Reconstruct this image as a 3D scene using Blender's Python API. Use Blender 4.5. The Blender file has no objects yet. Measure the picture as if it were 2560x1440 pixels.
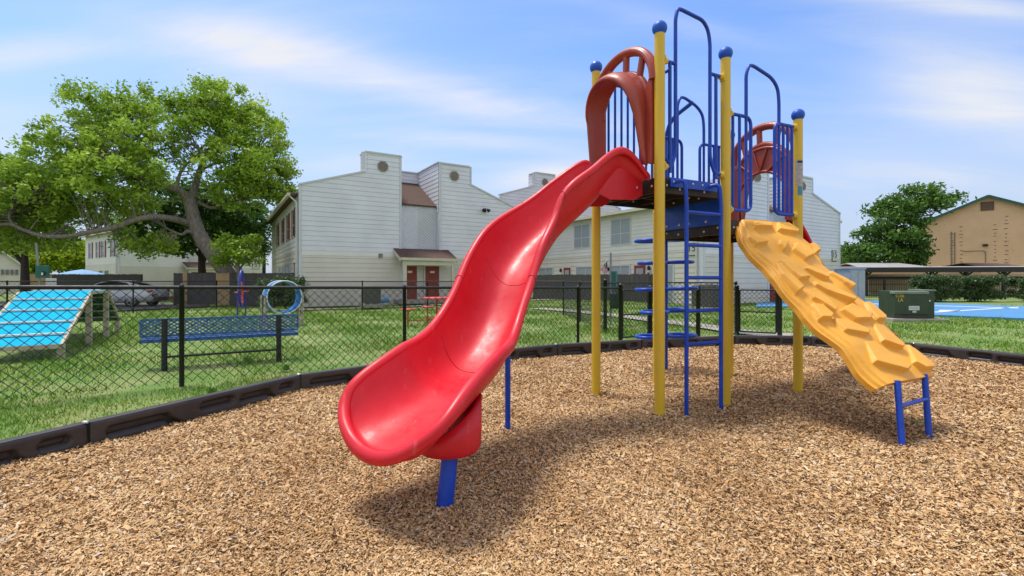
import bpy, math, random
import numpy as np
from mathutils import Vector, Matrix
random.seed(7); rng = np.random.default_rng(11)
S = bpy.context.scene; COL = S.collection
R = math.radians
H, F, HY = 1.3, 1200.0, 697.0          # eye height, focal length and horizon row of the photograph (2560 px wide)

# ---------------------------------------------------------------- camera, sky, sun
cd = bpy.data.cameras.new('camera'); cam = bpy.data.objects.new('camera', cd); COL.objects.link(cam)
cam.location = (0, 0, H); cam.rotation_euler = (R(90), 0, 0)
cd.sensor_width = 36; cd.lens = 36 * F / 2560; cd.shift_y = -23 / 2560; cd.clip_start = .05; cd.clip_end = 2000
S.camera = cam
S.view_settings.view_transform = 'Standard'; S.view_settings.look = 'None'; S.view_settings.gamma = 1
S.view_settings.exposure = 0.70
SUNV = Vector((-.26, .17, .95)).normalized()
W = bpy.data.worlds.new('World'); S.world = W; W.use_nodes = True
nt = W.node_tree; nt.nodes.clear(); N = nt.nodes.new; LK = nt.links.new
out = N('ShaderNodeOutputWorld'); bg = N('ShaderNodeBackground'); LK(bg.outputs[0], out.inputs[0])
sky = N('ShaderNodeTexSky'); sky.sky_type = 'NISHITA'; sky.sun_disc = False
sky.sun_elevation = math.asin(SUNV.z); sky.sun_rotation = math.atan2(SUNV.x, SUNV.y)
sky.air_density = 1.0; sky.dust_density = 1.2; sky.ozone_density = 1.6
bg.inputs[1].default_value = .15
tc = N('ShaderNodeTexCoord'); sep = N('ShaderNodeSeparateXYZ'); LK(tc.outputs['Generated'], sep.inputs[0])
def wmath(op, a, b=None, clamp=False):
    m = N('ShaderNodeMath'); m.operation = op; m.use_clamp = clamp
    for i, v in enumerate((a, b)):
        if v is None: continue
        if isinstance(v, (int, float)): m.inputs[i].default_value = v
        else: LK(v, m.inputs[i])
    return m.outputs[0]
zc = wmath('ADD', wmath('MAXIMUM', sep.outputs[2], 0.0), .16)
cx = wmath('DIVIDE', sep.outputs[0], zc); cy = wmath('DIVIDE', sep.outputs[1], zc)
cmb = N('ShaderNodeCombineXYZ'); LK(cx, cmb.inputs[0]); LK(cy, cmb.inputs[1])
def wnoise(scale, rot, sc, detail=6, rough=.6, dist=0., off=(0, 0, 0)):
    mp = N('ShaderNodeMapping'); mp.inputs['Rotation'].default_value = (0, 0, R(rot)); mp.inputs['Scale'].default_value = sc
    mp.inputs['Location'].default_value = off; LK(cmb.outputs[0], mp.inputs[0])
    n = N('ShaderNodeTexNoise'); n.inputs['Scale'].default_value = scale; n.inputs['Detail'].default_value = detail
    n.inputs['Roughness'].default_value = rough; n.inputs['Distortion'].default_value = dist; LK(mp.outputs[0], n.inputs[0])
    return n.outputs[0]
def wramp(v, a, b):
    m = N('ShaderNodeMapRange'); m.interpolation_type = 'SMOOTHSTEP'; m.inputs[1].default_value = a; m.inputs[2].default_value = b
    LK(v, m.inputs[0]); return m.outputs[0]
c1 = wramp(wnoise(.55, 18, (.75, 1.7, 1), 6, .55, .35, (2.2, .7, 0)), .40, .62)
c2 = wramp(wnoise(1.1, -8, (.6, 2.2, 1), 7, .62, .5, (5.1, 3.3, 0)), .38, .78)
# cloud banks by direction: azimuth = x/y, elevation = z/y (forward half of the sky)
yy_ = wmath('MAXIMUM', sep.outputs[1], .08); az = wmath('DIVIDE', sep.outputs[0], yy_); el = wmath('DIVIDE', sep.outputs[2], yy_)
bank = None
for bx_, by_, brx, bry, brot, amp in ((770, 150, 380, 62, -13, 1.0), (1180, 245, 300, 34, -12, .55), (1180, 350, 330, 24, -5, .55), (2420, 215, 230, 85, -12, 1.05), (90, 130, 210, 36, 6, .65), (2350, 5, 330, 26, -6, .6),
                                      (1370, 445, 130, 30, 8, .75), (620, 235, 160, 60, -10, .5), (880, 400, 160, 40, 0, .4), (2250, 420, 300, 50, -5, .35), (-300, 330, 400, 80, 0, .5), (1700, 60, 220, 26, -14, .4)):
    dx_ = wmath('SUBTRACT', az, (bx_ - 1280) / F); dy_ = wmath('SUBTRACT', el, (HY - by_) / F); c_, s_ = math.cos(R(brot)), math.sin(R(brot))
    u_ = wmath('DIVIDE', wmath('ADD', wmath('MULTIPLY', dx_, c_), wmath('MULTIPLY', dy_, s_)), brx / F); v_ = wmath('DIVIDE', wmath('SUBTRACT', wmath('MULTIPLY', dy_, c_), wmath('MULTIPLY', dx_, s_)), bry / F)
    g_ = wmath('MULTIPLY', wmath('POWER', 2.718, wmath('MULTIPLY', wmath('ADD', wmath('MULTIPLY', u_, u_), wmath('MULTIPLY', v_, v_)), -.8)), amp)
    bank = g_ if bank is None else wmath('ADD', bank, g_)
cf = wmath('ADD', wmath('MULTIPLY', bank, wmath('ADD', .5, wmath('ADD', wmath('MULTIPLY', c1, .5), wmath('MULTIPLY', c2, .55)))), wmath('MULTIPLY', c2, .22), True)
haze = wramp(sep.outputs[2], .42, .0)
over = wmath('ADD', wramp(el, .66, 1.25), wramp(sep.outputs[1], .10, -.15), True)   # unseen cloud added overhead and behind the viewer for neutral fill light
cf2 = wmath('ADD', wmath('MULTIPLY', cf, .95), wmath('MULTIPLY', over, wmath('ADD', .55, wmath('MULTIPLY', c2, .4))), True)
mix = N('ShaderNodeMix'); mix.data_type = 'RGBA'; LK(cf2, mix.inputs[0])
hz = N('ShaderNodeMix'); hz.data_type = 'RGBA'; LK(wmath('MULTIPLY', haze, .8), hz.inputs[0]); hz.inputs[7].default_value = (2.1, 2.4, 3.1, 1)
tint = N('ShaderNodeMix'); tint.data_type = 'RGBA'; tint.blend_type = 'MULTIPLY'; tint.inputs[0].default_value = 1; tint.inputs[7].default_value = (.72, .76, .88, 1)
hs = N('ShaderNodeHueSaturation'); hs.inputs['Saturation'].default_value = 1.15; hs.inputs['Value'].default_value = 1.12
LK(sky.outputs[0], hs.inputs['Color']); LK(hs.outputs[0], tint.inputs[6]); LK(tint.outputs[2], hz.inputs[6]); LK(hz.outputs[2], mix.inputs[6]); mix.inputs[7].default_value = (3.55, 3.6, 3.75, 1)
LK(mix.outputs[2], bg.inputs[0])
sl = bpy.data.lights.new('sun', 'SUN'); sl.energy = 2.3; sl.angle = R(15); sl.color = (1, .955, .88)
sun = bpy.data.objects.new('sun', sl); COL.objects.link(sun); sun.location = (-8, 3, 20)
sun.rotation_euler = (-SUNV).to_track_quat('-Z', 'Y').to_euler()

# ---------------------------------------------------------------- helpers
def GP(px, py, z=0.0):                  # world point at height z seen at that pixel of the photograph
    Z = F * (H - z) / (py - HY); return Vector(((px - 1280) * Z / F, Z, z))
def AT(px, py, Z):                      # world point at depth Z seen at that pixel
    return Vector(((px - 1280) * Z / F, Z, H - (py - HY) * Z / F))
def sst(a, b, x):
    t = min(1, max(0, (x - a) / (b - a))); return t * t * (3 - 2 * t)
def gz(x, y): return -.28 * sst(13, 24, y) * sst(4, -9, x)

MT = {}
def mat(name, col, rough=.5, var=.0, vscale=4., bump=0., bscale=40., metal=0., coat=0., col2=None, spec=.5, stretch=None, alpha=None, detail=4, attr=None, ramp=(.35, .65), trans=0., vmin=None):
    if name in MT: return MT[name]
    m = bpy.data.materials.new(name); m.use_nodes = True; t = m.node_tree; b = t.nodes['Principled BSDF']
    b.inputs['Roughness'].default_value = rough; b.inputs['Metallic'].default_value = metal
    b.inputs['Coat Weight'].default_value = coat; b.inputs['Coat Roughness'].default_value = .15; b.inputs['Specular IOR Level'].default_value = spec
    b.inputs['Base Color'].default_value = (*col, 1)
    tcn = t.nodes.new('ShaderNodeTexCoord'); src = tcn.outputs['Object']
    if stretch:
        mp = t.nodes.new('ShaderNodeMapping'); mp.inputs['Scale'].default_value = stretch; t.links.new(src, mp.inputs[0]); src = mp.outputs[0]
    if col2 is None and var: col2 = tuple(max(0, c * (1 - var)) for c in col)
    if col2 is not None:
        mx = t.nodes.new('ShaderNodeMix'); mx.data_type = 'RGBA'; mx.inputs[6].default_value = (*col, 1); mx.inputs[7].default_value = (*col2, 1)
        mr = t.nodes.new('ShaderNodeMapRange'); mr.inputs[1].default_value = ramp[0]; mr.inputs[2].default_value = ramp[1]
        if attr:
            a = t.nodes.new('ShaderNodeAttribute'); a.attribute_name = attr; t.links.new(a.outputs['Fac'], mr.inputs[0]); mr.inputs[1].default_value = 0; mr.inputs[2].default_value = 1
        else:
            n = t.nodes.new('ShaderNodeTexNoise'); n.inputs['Scale'].default_value = vscale; n.inputs['Detail'].default_value = detail; n.inputs['Roughness'].default_value = .65
            t.links.new(src, n.inputs[0]); t.links.new(n.outputs[0], mr.inputs[0])
        t.links.new(mr.outputs[0], mx.inputs[0]); t.links.new(mx.outputs[2], b.inputs['Base Color'])
        m['mix'] = mx.name
    if var and var > .11:
        nr_ = t.nodes.new('ShaderNodeTexNoise'); nr_.inputs['Scale'].default_value = 11; nr_.inputs['Detail'].default_value = 7; nr_.inputs['Roughness'].default_value = .7; t.links.new(src, nr_.inputs[0])
        rr = t.nodes.new('ShaderNodeMapRange'); rr.inputs[1].default_value = .35; rr.inputs[2].default_value = .7; rr.inputs[3].default_value = max(0, rough - .08); rr.inputs[4].default_value = min(1, rough + .16); t.links.new(nr_.outputs[0], rr.inputs[0]); t.links.new(rr.outputs[0], b.inputs['Roughness'])
    if bump:
        n2 = t.nodes.new('ShaderNodeTexNoise'); n2.inputs['Scale'].default_value = bscale; n2.inputs['Detail'].default_value = 5
        t.links.new(src, n2.inputs[0]); bp = t.nodes.new('ShaderNodeBump'); bp.inputs['Strength'].default_value = bump; bp.inputs['Distance'].default_value = .02
        t.links.new(n2.outputs[0], bp.inputs['Height']); t.links.new(bp.outputs[0], b.inputs['Normal'])
    if trans:
        tr = t.nodes.new('ShaderNodeBsdfTranslucent'); ms = t.nodes.new('ShaderNodeMixShader'); ms.inputs[0].default_value = trans
        if col2 is not None: t.links.new(mx.outputs[2], tr.inputs[0])
        else: tr.inputs[0].default_value = (*col, 1)
        o = t.nodes['Material Output']; t.links.new(b.outputs[0], ms.inputs[1]); t.links.new(tr.outputs[0], ms.inputs[2]); t.links.new(ms.outputs[0], o.inputs[0])
    MT[name] = m; return m
def attr_ramp(m, stops, attr='v', big=None):
    """base colour from a per-vertex number through a colour ramp, with a slow large-scale tint"""
    t = m.node_tree; b = t.nodes['Principled BSDF']
    a = t.nodes.new('ShaderNodeAttribute'); a.attribute_name = attr
    cr = t.nodes.new('ShaderNodeValToRGB'); e = cr.color_ramp.elements
    while len(e) < len(stops): e.new(.5)
    for k, (p, c) in enumerate(stops): e[k].position = p; e[k].color = (*c, 1)
    t.links.new(a.outputs['Fac'], cr.inputs[0]); o = cr.outputs[0]
    if big:
        tcn = t.nodes.new('ShaderNodeTexCoord'); n = t.nodes.new('ShaderNodeTexNoise'); n.inputs['Scale'].default_value = big[0]; n.inputs['Detail'].default_value = 5
        t.links.new(tcn.outputs['Object'], n.inputs[0]); mr = t.nodes.new('ShaderNodeMapRange'); mr.inputs[1].default_value = .35; mr.inputs[2].default_value = .68
        t.links.new(n.outputs[0], mr.inputs[0]); mx = t.nodes.new('ShaderNodeMix'); mx.data_type = 'RGBA'; mx.blend_type = 'MULTIPLY'; mx.inputs[7].default_value = (*big[1], 1)
        t.links.new(mr.outputs[0], mx.inputs[0]); t.links.new(o, mx.inputs[6]); o = mx.outputs[2]
    t.links.new(o, b.inputs['Base Color'])
    for n in t.nodes:
        if n.type == 'BSDF_TRANSLUCENT': t.links.new(o, n.inputs[0])
    return m

def scuff(m, col, scale, stretch, lo, hi, amt):
    """pale rubbed marks in streaks with sharp edges"""
    t = m.node_tree; b = t.nodes['Principled BSDF']; src = b.inputs['Base Color'].links[0].from_socket
    tcn = t.nodes.new('ShaderNodeTexCoord'); mp = t.nodes.new('ShaderNodeMapping'); mp.inputs['Scale'].default_value = stretch; mp.inputs['Rotation'].default_value = (.3, .2, .5); t.links.new(tcn.outputs['Object'], mp.inputs[0])
    n = t.nodes.new('ShaderNodeTexNoise'); n.inputs['Scale'].default_value = scale; n.inputs['Detail'].default_value = 8; n.inputs['Roughness'].default_value = .75; t.links.new(mp.outputs[0], n.inputs[0])
    mr = t.nodes.new('ShaderNodeMapRange'); mr.inputs[1].default_value = lo; mr.inputs[2].default_value = hi; mr.inputs[4].default_value = amt; t.links.new(n.outputs[0], mr.inputs[0])
    mx = t.nodes.new('ShaderNodeMix'); mx.data_type = 'RGBA'; mx.inputs[7].default_value = (*col, 1); t.links.new(mr.outputs[0], mx.inputs[0]); t.links.new(src, mx.inputs[6]); t.links.new(mx.outputs[2], b.inputs['Base Color'])
ORG = {}
def tag(o, label=None, cat=None, group=None, kind=None):
    if label: o['label'] = label
    if cat: o['category'] = cat
    if group: o['group'] = group
    if kind: o['kind'] = kind
    return o
def thing(name, loc, label, cat, rz=0., group=None):
    o = bpy.data.objects.new(name, None); COL.objects.link(o); o.location = loc; o.rotation_euler = (0, 0, rz); o.empty_display_size = .2
    ORG[o.name] = Vector(loc); return tag(o, label, cat, group)
def link(name, me, parent=None, org=None):
    o = bpy.data.objects.new(name, me); COL.objects.link(o)
    if parent: o.parent = parent
    ORG[o.name] = ORG.get(parent.name, Vector()) if parent else Vector()
    return o
class MB:
    def __init__(s): s.v = []; s.f = []; s.m = []; s.sm = []
    def add(s, vs, fs, mi=0, smooth=False):
        k = len(s.v); s.v += [tuple(p) for p in vs]
        for f in fs: s.f.append(tuple(i + k for i in f)); s.m.append(mi); s.sm.append(smooth)
        return s
    def box(s, c, d, rz=0., mi=0, M=None):
        x, y, z = (q / 2 for q in d); P = [Vector((a * x, b * y, e * z)) for e in (-1, 1) for b in (-1, 1) for a in (-1, 1)]
        Mx = M if M is not None else Matrix.Rotation(rz, 3, 'Z'); c = Vector(c)
        return s.add([c + Mx @ p for p in P], [(0, 2, 3, 1), (4, 5, 7, 6), (0, 1, 5, 4), (2, 6, 7, 3), (0, 4, 6, 2), (1, 3, 7, 5)], mi)
    def bar(s, a, b, w, h, mi=0, up=(0, 0, 1)):
        a = Vector(a); b = Vector(b); x = (b - a).normalized(); u = Vector(up)
        if abs(x.dot(u)) > .98: u = Vector((0, 1, 0))
        y = u.cross(x).normalized(); z = x.cross(y); M = Matrix((x, y, z)).transposed()
        return s.box((a + b) / 2, ((b - a).length, w, h), mi=mi, M=M)
    def tube(s, P, r, n=8, mi=0, cap=True, closed=False):
        P = [Vector(p) for p in P]; m = len(P); rr = r if isinstance(r, (list, tuple)) else [r] * m
        T = []
        for i in range(m):
            a = P[(i - 1) % m] if (i > 0 or closed) else P[i]; b = P[(i + 1) % m] if (i < m - 1 or closed) else P[i]
            T.append((b - a).normalized())
        u = Vector((0, 0, 1)) if abs(T[0].z) < .9 else Vector((1, 0, 0)); u = (u - T[0] * u.dot(T[0])).normalized()
        V = []
        for i in range(m):
            u = (u - T[i] * u.dot(T[i])); u = u.normalized() if u.length > 1e-6 else T[i].orthogonal().normalized()
            w = T[i].cross(u)
            for k in range(n):
                a = 2 * math.pi * k / n; V.append(P[i] + (u * math.cos(a) + w * math.sin(a)) * rr[i])
        Fc = [(i * n + k, i * n + (k + 1) % n, ((i + 1) % m) * n + (k + 1) % n, ((i + 1) % m) * n + k) for i in range(m if closed else m - 1) for k in range(n)]
        s.add(V, Fc, mi, n > 4)
        if cap and not closed: s.add(V, [tuple(range(n))[::-1], tuple(range((m - 1) * n, m * n))], mi)
        return s
    def lathe(s, c, prof, n=24, mi=0, axis=None, smooth=True):
        c = Vector(c); M = Matrix.Identity(3) if axis is None else Vector((0, 0, 1)).rotation_difference(Vector(axis)).to_matrix(); V = []
        for r, z in prof:
            for k in range(n): a = 2 * math.pi * k / n; V.append(c + M @ Vector((r * math.cos(a), r * math.sin(a), z)))
        return s.add(V, [(i * n + k, i * n + (k + 1) % n, (i + 1) * n + (k + 1) % n, (i + 1) * n + k) for i in range(len(prof) - 1) for k in range(n)], mi, smooth)
    def prism(s, poly, off, mi=0):       # polygon (3-D points) swept by off
        P = [Vector(p) for p in poly]; o = Vector(off); n = len(P)
        return s.add(P + [p + o for p in P], [tuple(range(n)), tuple(range(2 * n - 1, n - 1, -1))] + [(i, i + n, (i + 1) % n + n, (i + 1) % n) for i in range(n)], mi)
    def grid(s, fn, nu, nv, mi=0, smooth=True):
        V = [fn(i / nu, j / nv) for j in range(nv + 1) for i in range(nu + 1)]
        return s.add(V, [(j * (nu + 1) + i, j * (nu + 1) + i + 1, (j + 1) * (nu + 1) + i + 1, (j + 1) * (nu + 1) + i) for j in range(nv) for i in range(nu)], mi, smooth)
    def build(s, name, mats, parent=None, world=True, bevel=0.):
        if not isinstance(mats, (list, tuple)): mats = [mats]
        o0 = ORG.get(parent.name, Vector()) if (parent and world) else Vector()
        me = bpy.data.meshes.new(name); me.from_pydata([(p[0] - o0.x, p[1] - o0.y, p[2] - o0.z) for p in s.v], [], s.f)
        for q in mats: me.materials.append(q)
        me.polygons.foreach_set('material_index', s.m); me.polygons.foreach_set('use_smooth', s.sm)
        import bmesh
        bm = bmesh.new(); bm.from_mesh(me); bmesh.ops.recalc_face_normals(bm, faces=bm.faces); bm.to_mesh(me); bm.free(); me.update()
        o = link(name, me, parent)
        if bevel:
            b = o.modifiers.new('b', 'BEVEL'); b.width = bevel; b.segments = 2; b.limit_method = 'ANGLE'
        return o
def npmesh(name, V, Q, mats, attr=None, parent=None, smooth=False):
    """V (n,3), Q (m,k) with equal k"""
    o0 = ORG.get(parent.name, Vector()) if parent else Vector(); V = np.asarray(V, np.float32) - np.array(o0, np.float32)
    me = bpy.data.meshes.new(name); k = Q.shape[1]
    me.vertices.add(len(V)); me.vertices.foreach_set('co', V.ravel())
    me.loops.add(Q.size); me.loops.foreach_set('vertex_index', Q.astype(np.int32).ravel())
    me.polygons.add(len(Q)); me.polygons.foreach_set('loop_start', np.arange(0, Q.size, k, dtype=np.int32)); me.polygons.foreach_set('loop_total', np.full(len(Q), k, np.int32))
    if smooth: me.polygons.foreach_set('use_smooth', np.ones(len(Q), bool))
    me.update(calc_edges=True)
    if attr is not None: a = me.attributes.new('v', 'FLOAT', 'POINT'); a.data.foreach_set('value', attr.astype(np.float32))
    me.materials.append(mats); return link(name, me, parent)
def bez(P, n=6, closed=False):           # Catmull-Rom through P
    P = [Vector(p) for p in P]; Q = [2 * P[0] - P[1]] + P + [2 * P[-1] - P[-2]]; o = []
    for i in range(1, len(Q) - 2):
        a, b, c, d = Q[i - 1:i + 3]
        for k in range(n):
            t = k / n; o.append(.5 * (2 * b + (c - a) * t + (2 * a - 5 * b + 4 * c - d) * t * t + (3 * b - a - 3 * c + d) * t ** 3))
    return o + [P[-1]]
def rnd(P, r, n=5):                      # polyline with rounded corners
    P = [Vector(p) for p in P]; o = [P[0]]
    for i in range(1, len(P) - 1):
        a = (P[i - 1] - P[i]); b = (P[i + 1] - P[i]); q = min(r, a.length * .49, b.length * .49)
        A = P[i] + a.normalized() * q; B = P[i] + b.normalized() * q
        for k in range(n + 1): t = k / n; o.append(A * (1 - t) ** 2 + P[i] * 2 * t * (1 - t) + B * t * t)
    return o + [P[-1]]
def text(body, size, loc, M3, mt, parent, depth=.002, name='lettering'):
    cu = bpy.data.curves.new(name, 'FONT'); cu.body = body; cu.size = size; cu.extrude = depth; cu.align_x = 'CENTER'; cu.align_y = 'CENTER'; 
    t0 = bpy.data.objects.new('t', cu); COL.objects.link(t0); bpy.context.view_layer.update(); me = bpy.data.meshes.new_from_object(t0); bpy.data.objects.remove(t0); me.name = name; me.materials.clear(); me.materials.append(mt)
    o = bpy.data.objects.new(name, me); COL.objects.link(o); o.parent = parent; o.matrix_local = Matrix.Translation(Vector(loc)) @ M3.to_4x4(); return o

# ---------------------------------------------------------------- materials
RED = mat('slide_red', (.60, .006, .018), .42, .25, 1.6, .04, 14, coat=.06, col2=(.66, .016, .03), spec=.4)
HOOD = mat('hood_brick_red', (.40, .062, .036), .42, .18, 2.5, .05, 30, coat=.1)
BLUE = mat('rail_blue', (.003, .065, .54), .36, .3, 6, .03, 60, coat=.08, spec=.4)
BALL = mat('cap_blue', (.004, .10, .62), .42, .2, 6, .03, 60)
YEL = mat('post_yellow', (.76, .51, .03), .42, .16, 3, .04, 50, stretch=(1, 1, .25), coat=.1)
ORG_M = mat('climber_orange', (.88, .42, .045), .5, .14, 3, .08, 60)
DECK = mat('deck_brown', (.035, .022, .018), .55, .4, 9, .2, 80)
STEEL = mat('bolt_steel', (.7, .68, .65), .35, .2, 20, metal=.8)
TIMB = mat('border_plastic', (.026, .020, .021), .5, .3, 5, .12, 90, col2=(.05, .04, .037))
BLK = mat('black_coating', (.012, .012, .013), .45, .3, 8, .05, 60)
BENCH = mat('bench_blue', (.035, .15, .46), .42, .3, 6, coat=.3)
WOODT = mat('ramp_tan', (.50, .44, .32), .7, .25, 8, .1, 30)
CYAN = mat('ramp_cyan', (.004, .42, .66), .8, .12, 4, .1, 60, spec=.12)
DGRN = mat('ramp_underside_green', (.004, .09, .06), .6, .2, 5)
WHT = mat('white_paint', (.78, .78, .76), .5, .1, 6)
SID = mat('siding_grey', (.76, .76, .81), .55, col2=(.66, .66, .71), vscale=.55, detail=6)
SIDB = mat('siding_cream', (.71, .66, .57), .55, col2=(.62, .575, .495), vscale=.5, detail=6)
SIDL = mat('siding_white', (.81, .78, .73), .55, col2=(.73, .70, .655), vscale=.6, detail=6)
TRIM = mat('trim_white', (.62, .64, .66), .5, .1, 3)
TRIMC = mat('trim_cream', (.60, .55, .42), .5, .1, 3)
SHING = mat('roof_shingle', (.06, .032, .024), .9, col2=(.125, .07, .052), vscale=9, stretch=(1, 1, 3), bump=.6, bscale=24)
SHINGR = mat('roof_reddish', (.30, .13, .08), .9, col2=(.22, .10, .07), vscale=7, bump=.5, bscale=20)
DOORR = mat('door_red', (.28, .04, .022), .5, .2, 3)
BRICKR = mat('shutter_red', (.22, .03, .022), .6, .2, 4)
GLASS = mat('window_glass', (.05, .065, .075), .06, .3, 2, spec=.8)
BLIND = mat('window_blind', (.36, .40, .43), .25, col2=(.28, .32, .35), vscale=30, stretch=(8, 8, .2), coat=.6)
FENCEW = mat('fence_boards', (.06, .055, .054), .8, col2=(.105, .092, .085), vscale=7, stretch=(3, 3, .25), bump=.3, bscale=30)
FENCEN = mat('fence_boards_new', (.50, .33, .17), .75, col2=(.38, .25, .13), vscale=6, stretch=(3, 3, .3), bump=.2)
FENCEG = mat('fence_boards_tan', (.27, .23, .17), .8, col2=(.18, .155, .12), vscale=6, stretch=(3, 3, .3), bump=.2)
BARK = mat('bark', (.30, .25, .215), .9, col2=(.14, .115, .10), vscale=5, stretch=(2, 2, .5), bump=1., bscale=9)
BARKD = mat('bark_dark', (.07, .052, .04), .9, col2=(.04, .03, .025), vscale=6, bump=.8, bscale=10)
CONC = mat('concrete', (.40, .36, .31), .85, .25, 3, .3, 40)
ASPH = mat('asphalt', (.15, .14, .14), .9, .35, 1.2, .3, 60)
COURT = mat('court_blue', (.07, .25, .50), .7, .12, .6, .1, 60)
TAN = mat('siding_tan', (.80, .50, .30), .6, col2=(.70, .44, .26), vscale=.5, detail=6)
GRNT = mat('trim_green', (.015, .10, .08), .5, .2, 4)
TRANSF = mat('transformer_green', (.035, .06, .035), .45, .25, 3, .03, 60, coat=.2)
TRANSL = mat('transformer_lid', (.22, .27, .21), .45, .2, 3)
CABG = mat('cabinet_grey', (.36, .40, .44), .45, .15, 3)
BROWN = mat('carport_brown', (.025, .018, .017), .5, .3, 5)
METR = mat('metal_roof_grey', (.40, .39, .38), .5, .2, 2)
TEAL = mat('station_green', (.012, .13, .11), .45, .2, 6)
PICN = mat('picnic_red', (.62, .05, .035), .45, .15, 10)
INK = mat('lettering_black', (.02, .02, .02), .6)
LABY = mat('label_yellow', (.75, .48, .02), .5)
RUBB = mat('tyre_rubber', (.02, .02, .02), .8, .3, 20)
CARP = mat('car_silver', (.58, .59, .61), .3, .1, 2, metal=.3, coat=.8)
CARG = mat('car_glass', (.008, .009, .012), .05, spec=.8)

LEAF = attr_ramp(mat('leaf_green', (.08, .2, .02), .5, trans=.32, spec=.35), [(0, (.11, .20, .022)), (.5, (.33, .50, .05)), (1, (.62, .74, .11))])
LEAFD = attr_ramp(mat('leaf_dark', (.05, .12, .02), .5, trans=.28, spec=.35), [(0, (.035, .085, .014)), (.6, (.10, .21, .03)), (1, (.20, .34, .05))])
LEAFY = attr_ramp(mat('leaf_yellow', (.3, .4, .02), .5, trans=.4, spec=.3), [(0, (.15, .26, .02)), (.5, (.30, .42, .02)), (1, (.48, .55, .04))])
LEAFH = attr_ramp(mat('leaf_hedge', (.05, .12, .02), .45, trans=.2, spec=.4), [(0, (.035, .07, .02)), (.7, (.10, .16, .055)), (.93, (.12, .17, .07)), (1, (.22, .10, .07))])
GRASSM = attr_ramp(mat('grass_blades', (.1, .2, .02), .55, trans=.35, spec=.3), [(0, (.07, .14, .015)), (.45, (.17, .30, .032)), (.8, (.34, .45, .065)), (1, (.58, .50, .22))], big=(.9, (.60, .82, .5)))
CHIPM = attr_ramp(mat('wood_chip', (.4, .25, .12), .8, spec=.25), [(0, (.18, .095, .04)), (.25, (.47, .27, .115)), (.55, (.67, .435, .205)), (.82, (.80, .59, .345)), (.93, (.54, .48, .40)), (1, (.90, .78, .60))], big=(1.1, (.76, .69, .62)))

scuff(RED, (.72, .16, .17), 9, (3, 1, .7), .60, .70, .5); scuff(YEL, (.38, .28, .10), 22, (1, 1, .35), .64, .70, .55); scuff(ORG_M, (.50, .26, .10), 12, (1, 1, 1), .60, .74, .45)
scuff(BLUE, (.05, .10, .28), 25, (1, 1, .5), .62, .70, .6); scuff(HOOD, (.52, .16, .11), 10, (2, 1, 1), .60, .72, .4); scuff(CYAN, (.20, .42, .60), 10, (1, 1, 1), .60, .70, .5)
scuff(SID, (.50, .47, .43), 1.6, (.6, .6, 2.2), .60, .74, .35); scuff(SIDL, (.50, .46, .38), 1.6, (.6, .6, 2.2), .60, .74, .35); scuff(TAN, (.42, .28, .19), 1.2, (1, 1, .35), .60, .70, .5)

# ---------------------------------------------------------------- ground, mulch, lawn
BN = [(-4.75, -1.5), (-4.45, .0), (-3.95, 1.78), (-3.2, 3.6), (-2.4, 5.4), (-.95, 6.75), (.72, 7.88), (2.27, 8.5), (4.2, 9.1), (5.6, 9.0), (6.7, 8.0), (7.45, 6.5), (8.0, 4.7), (8.3, 2.8), (8.4, .9), (8.2, -1.0)]
PM = np.array(BN + [(7, -4), (-4, -4)])
def inpoly(P, x, y):
    r = np.zeros(len(x), bool); j = len(P) - 1
    for i in range(len(P)):
        xi, yi = P[i]; xj, yj = P[j]
        c = ((yi > y) != (yj > y)) & (x < (xj - xi) * (y - yi) / (yj - yi + 1e-12) + xi); r ^= c; j = i
    return r
def bump2(x, y):
    return .016 * np.sin(1.9 * x + .7 * y) * np.sin(1.3 * y - .8 * x + 1) + .009 * np.sin(5.1 * x + 2) * np.sin(4.3 * y + x) + .005 * np.sin(11 * x + 3 * y) * np.sin(9 * y - 2 * x)
def mulchz(x, y): return .045 + bump2(x, y) - .025 * np.exp(-((x + .9) ** 2 + (y - 2.1) ** 2) / .25) - .03 * np.exp(-((x - 3.3) ** 2 + (y - 3.75) ** 2) / .25) - .02 * np.exp(-((x - 1.8) ** 2 + (y - 4.2) ** 2) / .2)
gm = mat('lawn_soil', (.11, .20, .03), .95, bump=.5, bscale=25, col2=(.26, .27, .10), vscale=1.3, detail=8, ramp=(.42, .66))
xs = np.r_[-300, -150, -80, np.linspace(-50, 50, 101), 80, 150, 300]; ys = np.r_[-40, -20, np.linspace(-8, 60, 69), 90, 150, 400]
V = np.array([(x, y, gz(x, y) - .03) for y in ys for x in xs]); nx = len(xs)
ii = np.array([(j * nx + i, j * nx + i + 1, (j + 1) * nx + i + 1, (j + 1) * nx + i) for j in range(len(ys) - 1) for i in range(nx - 1)])
tag(npmesh('ground', V, ii, gm, smooth=True), kind='structure')
mm = mat('mulch_bed', (.36, .22, .115), .95, col2=(.14, .08, .04), vscale=55, bump=1., bscale=70, detail=6)
gx = np.arange(-4.9, 8.6, .08); gy = np.arange(-4, 9.3, .08); XX, YY = np.meshgrid(gx, gy); ZZ = mulchz(XX, YY) - .006
V = np.c_[XX.ravel(), YY.ravel(), ZZ.ravel()]; nx = len(gx); I, J = np.meshgrid(np.arange(nx - 1), np.arange(len(gy) - 1)); a = (J * nx + I).ravel()
Q = np.c_[a, a + 1, a + nx + 1, a + nx]; cxy = V[Q].mean(1); Q = Q[inpoly(PM, cxy[:, 0], cxy[:, 1])]
tag(npmesh('mulch_ground', V, Q, mm, smooth=True), kind='structure')
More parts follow.
